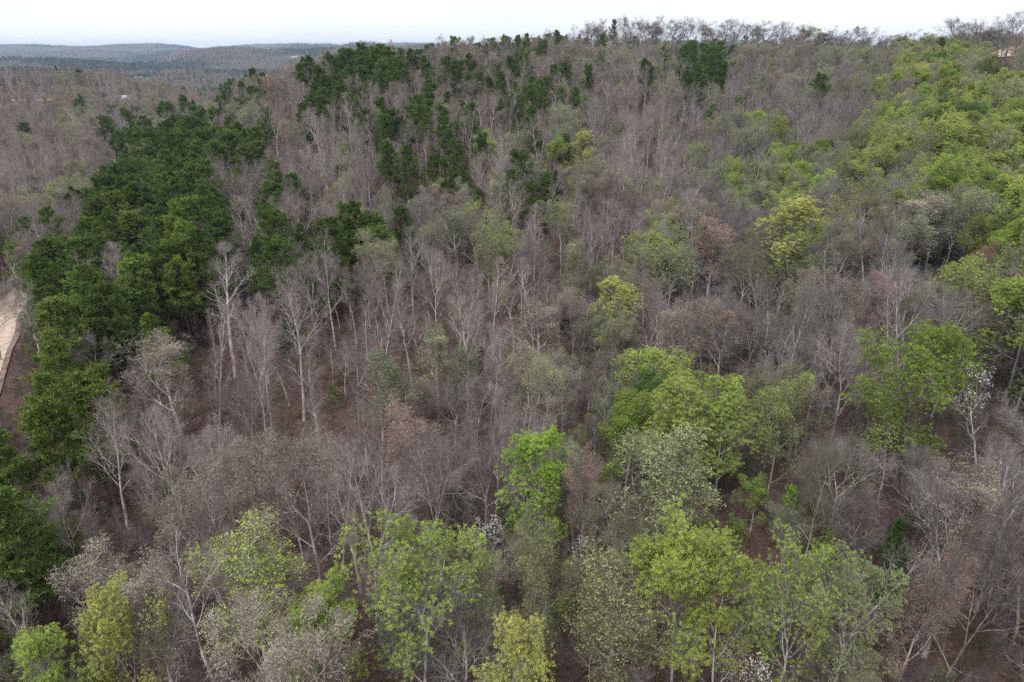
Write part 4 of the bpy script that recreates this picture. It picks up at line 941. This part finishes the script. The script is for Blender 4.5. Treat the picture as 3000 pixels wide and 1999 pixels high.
for i in chosen:
    f = fill[i]
    v = f['v'] + 0.05 * f['h'] / f['d'] * F
    dd = np.hypot(LA[:, 0] - f['u'], (LA[:, 1] - v))
    j = int(dd.argmin())
    du, dv = f['u'] - LA[j, 0], v - LA[j, 1]
    if abs(du) > abs(dv): dr = 'left of' if du < 0 else 'right of'
    else: dr = 'above' if dv < 0 else 'below'
    tw = TW.get(f['tn'], '')
    look = {'bare': 'slim bare grey tree', 'broad': 'wide bare grey tree', 'bud': tw + '-budded tree', 'sparse': 'thinly leafed %s tree' % tw, 'leafy': 'full %s tree' % tw, 'pine': 'dark green pine', 'cedar': 'dark cedar'}[f['fam']]
    buckets.setdefault((look, dr, LMP[j][3]), []).append((dd[j], i))
for (look, dr, short), L in buckets.items():
    L.sort()
    for n, (_, i) in enumerate(L):
        fill[i]['label'] = '%s, %s %s %s' % (look, ORD[min(n, 11)], dr, short)
        if n > 11: fill[i]['label'] = None
inds = 0
for i in chosen:
    f = fill[i]
    if f.get('label') is None: continue
    put_tree(f['pk'], f['x'], f['y'], f['rz'], f['sx'], f['sz'], f['t'], f['b'], f['label'], parts=f['app'] * F > 110, tilt=f['tl'])
    f['done'] = True; inds += 1
print('individual trees', inds + len(LM), 'all', len(fill), {k: len(v) for k, v in by.items()})

# ------------------------------------------------------------------ masses: one object each, geometry nodes put the copies on points
def mass(name, label, category, pts, rz, scl, tint, bark, idx, protos, tilt=None):
    cname = 'kinds_of_' + name
    pc = bpy.data.collections.new(cname)            # not linked to the scene: only a source of shapes
    for k, me in enumerate(protos):
        o = bpy.data.objects.new('%s_%02d' % (cname, k), me); pc.objects.link(o)
    me = bpy.data.meshes.new(name)
    n = len(pts)
    me.vertices.add(n); me.vertices.foreach_set('co', np.asarray(pts, np.float32).ravel())
    def attr(nm, ty, key, arr):
        a = me.attributes.new(nm, ty, 'POINT'); a.data.foreach_set(key, np.ascontiguousarray(arr).ravel())
    rot = np.zeros((n, 3), np.float32)
    if tilt is not None: rot[:, :2] = tilt
    rot[:, 2] = rz
    attr('rot', 'FLOAT_VECTOR', 'vector', rot)
    attr('scl', 'FLOAT_VECTOR', 'vector', np.asarray(scl, np.float32))
    attr('pick', 'INT', 'value', np.asarray(idx, np.int32))
    c4 = lambda c: np.hstack([np.asarray(c, np.float32), np.ones((n, 1), np.float32)])
    attr('tint', 'FLOAT_COLOR', 'color', c4(tint)); attr('bark_tint', 'FLOAT_COLOR', 'color', c4(bark))
    ob = bpy.data.objects.new(name, me); COL.objects.link(ob)
    ng = bpy.data.node_groups.new(name, 'GeometryNodeTree')
    ng.interface.new_socket('Geometry', in_out='INPUT', socket_type='NodeSocketGeometry')
    ng.interface.new_socket('Geometry', in_out='OUTPUT', socket_type='NodeSocketGeometry')
    gi = ng.nodes.new('NodeGroupInput'); go = ng.nodes.new('NodeGroupOutput')
    ci = ng.nodes.new('GeometryNodeCollectionInfo'); ci.inputs['Collection'].default_value = pc
    ci.inputs['Separate Children'].default_value = True; ci.inputs['Reset Children'].default_value = True
    ip = ng.nodes.new('GeometryNodeInstanceOnPoints'); ip.inputs['Pick Instance'].default_value = True
    def na(nm, ty):
        q = ng.nodes.new('GeometryNodeInputNamedAttribute'); q.data_type = ty; q.inputs['Name'].default_value = nm
        return [o for o in q.outputs if o.enabled and o.name == 'Attribute'][0]
    L = ng.links.new
    L(gi.outputs[0], ip.inputs['Points']); L(ci.outputs[0], ip.inputs['Instance'])
    L(na('pick', 'INT'), ip.inputs['Instance Index']); L(na('scl', 'FLOAT_VECTOR'), ip.inputs['Scale'])
    e2r = ng.nodes.new('FunctionNodeEulerToRotation'); L(na('rot', 'FLOAT_VECTOR'), e2r.inputs[0]); L(e2r.outputs[0], ip.inputs['Rotation'])
    L(ip.outputs[0], go.inputs[0])
    md = ob.modifiers.new('copies', 'NODES'); md.node_group = ng
    ob['kind'] = 'stuff'; ob['label'] = label; ob['category'] = category
    return ob
for kd, nm, lb in (('bare_tree', 'bare_woods', 'mass of farther bare grey trees covering the hillside'), ('budding_tree', 'budding_woods', 'farther trees in tan and pale bud among the bare ones'),
                   ('leafing_tree', 'leafing_woods', 'farther leafing trees on the green spur and slopes'), ('pine_tree', 'pine_woods', 'farther dark pines on the upper hillside'), ('cedar_tree', 'cedar_woods', 'farther dark cedars')):
    R_ = [f for f in fill if f['kind'] == kd and not f.get('done') and f['y'] > 0]
    if not R_: continue
    keys = sorted({f['pk'] for f in R_})
    mass(nm, lb, 'woods', [(f['x'], f['y'], f['z'] - 0.1) for f in R_], np.array([f['rz'] for f in R_]), [(f['sx'], f['sx'], f['sz']) for f in R_],
         [f['t'] for f in R_], [f['b'] for f in R_], [keys.index(f['pk']) for f in R_], [PROTOS[k].whole for k in keys])

# undergrowth: saplings and brush between the trunks
US = np.concatenate([poisson(36000, 2.4, [], 420.0), poisson(14000, 2.4, [], 150.0)])
US = off_roads(US)
US = US[US[:, 1] < 420]
_u, _v, _d = project(US[:, 0], US[:, 1], mesh_z(US[:, 0], US[:, 1]))
US = US[~(((_u > 2285) & (_u < 2350) & (US[:, 1] > 235) & (US[:, 1] < 345)) | ((_u < 70) & (_v > 640) & (_v < 1050)))]
zu = mesh_z(US[:, 0], US[:, 1])
uu, vu, du = project(US[:, 0], US[:, 1], zu + 3)
keep = []; ut = []; ub = []; up_ = []; us_ = []
SK = ['sapling0', 'sapling1', 'sapling2', 'saplingleaf']
for k in range(len(US)):
    c = MAP[int(np.clip(vu[k] / 98, 0, 15))][int(np.clip(uu[k] / 98.04, 0, 23))]
    if c == 'P' and rg.random() < 0.5: continue
    if 400 < uu[k] < 1330 and 520 < vu[k] < 1000 and rg.random() < 0.62: continue
    if c == 'b' and rg.random() < 0.1: continue
    gl = {'b': .05, 'd': .22, 't': .15, 'p': .08, 'P': .2, 'g': .35, 'G': .5, 'y': .4}[c]
    leafy = rg.random() < gl
    up_.append(3 if leafy else int(rg.integers(3)))
    s = 0.35 + 0.75 * rg.random() ** 1.3
    us_.append((s, s, s)); keep.append(k)
    ut.append(np.array(T[('olive', 'green', 'greygreen')[int(rg.integers(3))]]) * (0.7 + .5 * rg.random())); ub.append(np.array(B['pinkish' if c in 'bpt' else 'dark']) * (0.75 + 0.4 * rg.random()))
mass('undergrowth', 'thin bare saplings and brush between the trunks', 'undergrowth', np.stack([US[keep, 0], US[keep, 1], zu[keep]], -1), rg.random(len(keep)) * 6.28, us_, ut, ub, up_, [PROTOS[k].whole for k in SK])

# low brush and dead wood on the floor
BS = poisson(70000, 1.4, [], 230.0)
BS = off_roads(BS)
BS = BS[(BS[:, 1] < 230)]
zb = mesh_z(BS[:, 0], BS[:, 1]); n = len(BS)
s_ = 0.45 + 0.8 * rg.random(n)
lf = rg.random(n); pk_ = np.where(lf < 0.72, 0, np.where(lf < 0.90, 1, np.where(lf < .95, 2, 3)))
mass('brush', 'low brush and dead branches on the leaf litter', 'brush', np.stack([BS[:, 0], BS[:, 1], zb], -1), rg.random(n) * 6.28, np.stack([s_, s_, s_], 1),
     np.array(T['olive'])[None] * (0.5 + .6 * rg.random((n, 1))), np.where(pk_ > 1, 0.4, 1.0)[:, None] * np.array([0.80, 0.70, 0.66])[None] * (0.6 + .7 * rg.random((n, 1))), pk_, [PROTOS[k].whole for k in ('brush0', 'brush1', 'dead0', 'dead1')])

# ------------------------------------------------------------------ far valley and hills: patches of canopy, too far to count
def canopy_patch(name, seed, mixw, size=70.0, step=8.0):
    rng = np.random.default_rng(seed)
    g = np.arange(-size / 2, size / 2, step); A, B_ = np.meshgrid(g, g)
    C = np.stack([A.ravel(), B_.ravel()], 1) + rng.random((A.size, 2)) * step
    parts = {'b': [], 'p': [], 'g': []}; wood = []
    for x, y in C:
        k = rng.choice(['b', 'p', 'g'], p=mixw)
        h = rng.uniform(13, 19); w = rng.uniform(3.2, 5) * (0.75 if k == 'p' else 1)
        nq = 90 if k == 'b' else 110
        q = unit(rng.normal(0, 1, (nq, 3))) * (rng.random((nq, 1)) ** 0.45)
        if k == 'p':
            zz = rng.random(nq); c = np.stack([q[:, 0] * w * (1.05 - zz), q[:, 1] * w * (1.05 - zz), h * (0.3 + 0.75 * zz)], 1)
        else: c = q * np.array([w, w, h * 0.32]) + np.array([0, 0, h * 0.68])
        parts[k].append(c + np.array([x, y, 0]))
        wood.append(np.array([[x, y, -2], [x + rng.normal(0, .3), y, h * 0.5], [x, y, h * 0.85]]))
    W_ = np.stack(wood)
    out = [tubes(W_, np.tile([0.22, 0.16, 0.06], (len(W_), 1)), 3, M_FARWOOD)]
    for k, m, a, b in (('b', M_FARB, 0.9, 0.22), ('p', M_FARP, 0.75, 0.5), ('g', M_FARG, 0.6, 0.42)):
        if parts[k]: out.append(leaves(rng, np.concatenate(parts[k]), a, b, m, 0.1))
    return mesh_from(name, out)
def far_mat(name, a, b):
    m, t = mat(name)
    o = N(t, 'OutputMaterial'); d = N(t, 'BsdfDiffuse'); g = N(t, 'NewGeometry')
    tc = N(t, 'TexCoord'); no = N(t, 'TexNoise'); no.inputs['Scale'].default_value = 0.12; no.inputs['Detail'].default_value = 1
    t.links.new(tc.outputs['Object'], no.inputs['Vector'])
    ad = N(t, 'Math', operation='MULTIPLY_ADD'); ad.inputs[1].default_value = 0.35
    t.links.new(g.outputs['Random Per Island'], ad.inputs[0]); t.links.new(no.outputs['Fac'], ad.inputs[2])
    r = ramp_node(t, [(0.45, a), (0.9, b)])
    t.links.new(ad.outputs[0], r.inputs[0]); t.links.new(r.outputs[0], d.inputs[0]); t.links.new(d.outputs[0], o.inputs[0])
    return m
M_FARB = far_mat('far_bare_twigs', (0.15, 0.115, 0.105), (0.29, 0.235, 0.215))
M_FARP = far_mat('far_pine_needles', (0.022, 0.048, 0.022), (0.055, 0.095, 0.04))
M_FARG = far_mat('far_young_leaves', (0.12, 0.16, 0.06), (0.22, 0.25, 0.10))
M_FARWOOD = plain('far_bark', (0.16, 0.13, 0.115), 0.9, 0.2)
PATCH = [canopy_patch('far_bare', 1, [.9, .05, .05]), canopy_patch('far_mixed', 2, [.66, .22, .12]), canopy_patch('far_pines', 3, [.2, .75, .05]), canopy_patch('far_green', 4, [.5, .1, .4])]
fp, fz, fi, fs, ft = [], [], [], [], []
r = 560.0
while r < 9500:
    st = 62 * (1 + max(0, r - 2000) / 5000)
    n = int(r * math.radians(104) / st)
    for k in range(n):
        an = math.radians(-52) + math.radians(104) * (k + rg.random() * .6) / n
        x = r * math.sin(an) + rg.normal(0, 6); y = r * math.cos(an) + rg.normal(0, 6)
        if r < 700 and (y < 640 or an > -0.35): continue
        if r < 1000 and an > 0.0 and y < 640: continue
        if any(((x - a) / (rx * 1.0 + 22)) ** 2 + ((y - b) / (ry + 45)) ** 2 < 1 for a, b, rx, ry in FIELDS): continue
        vv_ = float(vnoise(np.array([x / 330.0]), np.array([y / 330.0 + 31]))[0]) + rg.normal(0, .06)
        fi.append(2 if vv_ > 0.20 else (1 if vv_ > 0.0 else (3 if vv_ < -0.27 else 0)))
        fp.append((x, y)); fz.append(rg.random() * 6.28); s = st / 62 * (0.95 + rg.random() * 0.15); fs.append((s, s, 1.0 + 0.15 * rg.random()))
    r += st * 0.95
fp = np.array(fp); zf = mesh_z(fp[:, 0], fp[:, 1])
fr_a = np.array(fr)
d2 = ((fp[:, None] - fr_a[None]) ** 2).sum(-1)
ex = mesh_z(fp[:, 0] + 25, fp[:, 1]) - mesh_z(fp[:, 0] - 25, fp[:, 1]); ey = mesh_z(fp[:, 0], fp[:, 1] + 25) - mesh_z(fp[:, 0], fp[:, 1] - 25)
gx, gy = ex / 50, ey / 50
fz = np.zeros(len(fp)) + (rg.integers(0, 4, len(fp)) * 0)      # patches are tilted to the slope, so they keep one heading
mass('far_forest', 'hazy grey and green forest over the far valley and hills', 'forest', np.stack([fp[:, 0], fp[:, 1], zf - 0.5], -1), fz, fs, np.ones((len(fp), 3)), np.ones((len(fp), 3)), fi, PATCH,
     tilt=np.stack([np.arctan(gy), -np.arctan(gx)], 1))

# ------------------------------------------------------------------ small things: houses, logs, rocks
def box(x0, x1, y0, y1, z0, z1):
    v = np.array([(x, y, z) for z in (z0, z1) for y in (y0, y1) for x in (x0, x1)], float)
    f = np.array([(0, 2, 3, 1), (4, 5, 7, 6), (0, 1, 5, 4), (2, 6, 7, 3), (0, 4, 6, 2), (1, 3, 7, 5)])
    return v, f
def part(name, parts, parent, label=None):
    o = bpy.data.objects.new(name, mesh_from(name, parts)); COL.objects.link(o); o.parent = parent
    if label: o['label'] = label
    return o
M_WALL = plain('pale_siding', (0.62, 0.60, 0.56), 0.7, 0.08, 1.0); M_ROOF = plain('grey_metal_roof', (0.33, 0.35, 0.37), 0.5, 0.15, 0.6); M_TEAL = plain('teal_siding', (0.22, 0.36, 0.36), 0.7, 0.08, 1.0)
M_GLASS = plain('dark_glass', (0.03, 0.035, 0.04), 0.15, 0.1); M_DOOR = plain('brown_door', (0.12, 0.07, 0.05), 0.6, 0.1)
def house(x, y, rz, L, Wd, H, wall, label, big=True):
    r = bpy.data.objects.new('house', None); COL.objects.link(r)
    r.location = (x, y, float(mesh_z(x, y)) - 0.3); r.rotation_euler = (0, 0, rz)
    r['label'] = label; r['category'] = 'house'; r['group'] = 'houses in the valley'
    v, f = box(-L / 2, L / 2, -Wd / 2, Wd / 2, 0, H)
    gv = np.array([(-L / 2, -Wd / 2, H), (-L / 2, Wd / 2, H), (-L / 2, 0, H + Wd * .25), (L / 2, -Wd / 2, H), (L / 2, Wd / 2, H), (L / 2, 0, H + Wd * .25)], float)
    part('wall', [(v, f, wall), (gv, np.array([(0, 2, 1), (3, 4, 5)]), wall)], r)
    e = 0.5; rh = H + Wd * .25; t = 0.18; k = (Wd / 2 + e) / (Wd / 2); lo = rh - Wd * .25 * k
    rv = []
    for sx in (-L / 2 - e, L / 2 + e):
        rv += [(sx, -Wd / 2 - e, lo), (sx, 0, rh), (sx, Wd / 2 + e, lo), (sx, -Wd / 2 - e, lo + t), (sx, 0, rh + t), (sx, Wd / 2 + e, lo + t)]
    rf = np.array([(0, 1, 7, 6), (1, 2, 8, 7), (3, 9, 10, 4), (4, 10, 11, 5), (0, 6, 9, 3), (2, 5, 11, 8), (0, 3, 4, 1), (1, 4, 5, 2), (6, 7, 10, 9), (7, 8, 11, 10)])
    part('roof', [(np.array(rv, float) + [0, 0, 0.01], rf, M_ROOF)], r)
    if big:
        for wx in (-L * .35, -L * .12, L * .3):
            part('window', [(*box(wx - .6, wx + .6, -Wd / 2 - .05, -Wd / 2 + .1, 1.0, 2.2), M_GLASS)], r)
        part('door', [(*box(L * .08 - .5, L * .08 + .5, -Wd / 2 - .06, -Wd / 2 + .1, .2, 2.3), M_DOOR)], r)
    else:
        part('window', [(*box(-.8, .8, -Wd / 2 - .05, -Wd / 2 + .1, 1.0, 2.2), M_GLASS)], r)
house(HOUSE[0], HOUSE[1], 0.25, 17, 9, 3.0, M_TEAL, 'low teal house with grey roof among trees below the hillside road')
for k, (u, Y, L_, lb) in enumerate(((306, 1880, 18, 'white house beside the small green pasture in the valley'), (668, 3290, 26, 'white house high on the far wooded hill, left of two'), (690, 3300, 22, 'white house high on the far wooded hill, right of two'),
                                   (707, 1880, 20, 'pale house by the valley road'), (735, 1730, 22, 'pale house on the dry field beside the valley road'), (802, 2290, 24, 'white building in the pasture right of the valley road'))):
    x = (u - CX) / F * Y * CP
    house(x, Y, 0.3 * math.sin(k * 2.1), L_, 10, 4.0, M_WALL, lb, False)

def log(u0, v0, u1, v1, rad, label, seed):
    a = np.array(ground_at(u0, v0)); b = np.array(ground_at(u1, v1))
    K = 12; s = np.linspace(0, 1, K)[:, None]
    P_ = a * (1 - s) + b * s
    P_[:, 2] = mesh_z(P_[:, 0], P_[:, 1]) + rad * 0.9
    P_[:, 2] = np.maximum(P_[:, 2], np.linspace(P_[0, 2], P_[-1, 2], K))
    R_ = (rad * (1.15 - 0.6 * s[:, 0]))
    rng = np.random.default_rng(seed)
    B1, R1, L1 = spawn(rng, P_[None], R_[None], np.array([np.linalg.norm(b - a)]), 5, 0.5, 1, 0.9, lambda s: 0.14 + 0 * s, 5, up=0.05, rr=.4)
    r_ = bpy.data.objects.new('fallen_log', None); COL.objects.link(r_); r_.location = P_[0]
    r_['label'] = label; r_['category'] = 'log'; r_['group'] = 'fallen logs'
    part('trunk', [(*tubes(P_[None] - P_[0], R_[None], 8, M_LOG)[:2], M_LOG)], r_); part('branch_stubs', [(*tubes(B1 - P_[0], R1, 4, M_LOG)[:2], M_LOG)], r_)
M_LOG = plain('log_bark', (0.13, 0.105, 0.09), 0.9, 0.4, 1.5)
log(818, 913, 905, 965, 0.28, 'long fallen log on brown leaves beside the grey-green egg-shaped tree', 1)
log(2060, 1385, 2185, 1440, 0.30, 'grey fallen trunk on the ground in the lower right', 2)
log(925, 845, 970, 862, 0.2, 'short fallen log behind the grey-green egg-shaped tree', 3)
log(1210, 905, 1262, 880, 0.16, 'thin pale fallen trunk near the creek rocks', 4)

def rock(u, v, s, label, seed):
    rng = np.random.default_rng(seed)
    x, y, z = ground_at(u, v)
    th = np.linspace(0, math.pi, 8); ph = np.linspace(0, 2 * math.pi, 13)[:-1]
    Tt, Pp = np.meshgrid(th, ph, indexing='ij')
    D = np.stack([np.sin(Tt) * np.cos(Pp), np.sin(Tt) * np.sin(Pp), np.cos(Tt)], -1)
    rr = 1 + 0.5 * vnoise(D[..., 0] * 2 + seed * 3, D[..., 1] * 2 + D[..., 2] * 1.5)
    rr[0] = rr[0].mean(); rr[-1] = rr[-1].mean()
    V_ = (D * rr[..., None] * np.array([1, 0.7, 0.4]) * s).reshape(-1, 3)
    i, j = np.meshgrid(np.arange(7), np.arange(12), indexing='ij')
    a = (i * 12 + j).ravel(); b = (i * 12 + (j + 1) % 12).ravel()
    o = bpy.data.objects.new('rock', mesh_from('rock', [(V_, np.stack([a, a + 12, b + 12, b], -1), M_ROCK)])); COL.objects.link(o)
    o.location = (x, y, float(mesh_z(x, y)) + 0.02 * s); o.rotation_euler = (0, 0, rng.random() * 6)
    o['label'] = label; o['category'] = 'rock'; o['group'] = 'rocks in the creek hollow'
M_ROCK = plain('pale_rock', (0.24, 0.215, 0.195), 0.9, 0.45, 1.2)
for k, (u, v, s, lb) in enumerate(((1132, 893, 1.3, 'large pale rock in the creek hollow, lower left one'), (1152, 870, 0.9, 'pale rock in the creek hollow, middle one'), (1158, 858, 1.0, 'pale rock in the creek hollow, topmost one'), (1140, 905, 0.7, 'small pale rock below the large one in the creek hollow'))):
    rock(u, v, s, lb, k + 1)

# ------------------------------------------------------------------ haze: the air between the hills
hv, hf = box(-11000, 11000, -11000, 11000, float(GZ.min()) - 2.0, max(ZC + 60, float(GZ.max()) + 30))
mh, th_ = mat('haze')
oh = N(th_, 'OutputMaterial'); pv = N(th_, 'VolumePrincipled')
pv.inputs['Color'].default_value = (0.56, 0.73, 1.0, 1)
pv.inputs['Density'].default_value = 0.00008
pv.inputs['Anisotropy'].default_value = 0.2
th_.links.new(pv.outputs[0], oh.inputs['Volume'])
hz = bpy.data.objects.new('haze', mesh_from('haze', [(hv, hf, mh)])); COL.objects.link(hz)
hz['kind'] = 'stuff'; hz['label'] = 'pale blue haze over the far hills'
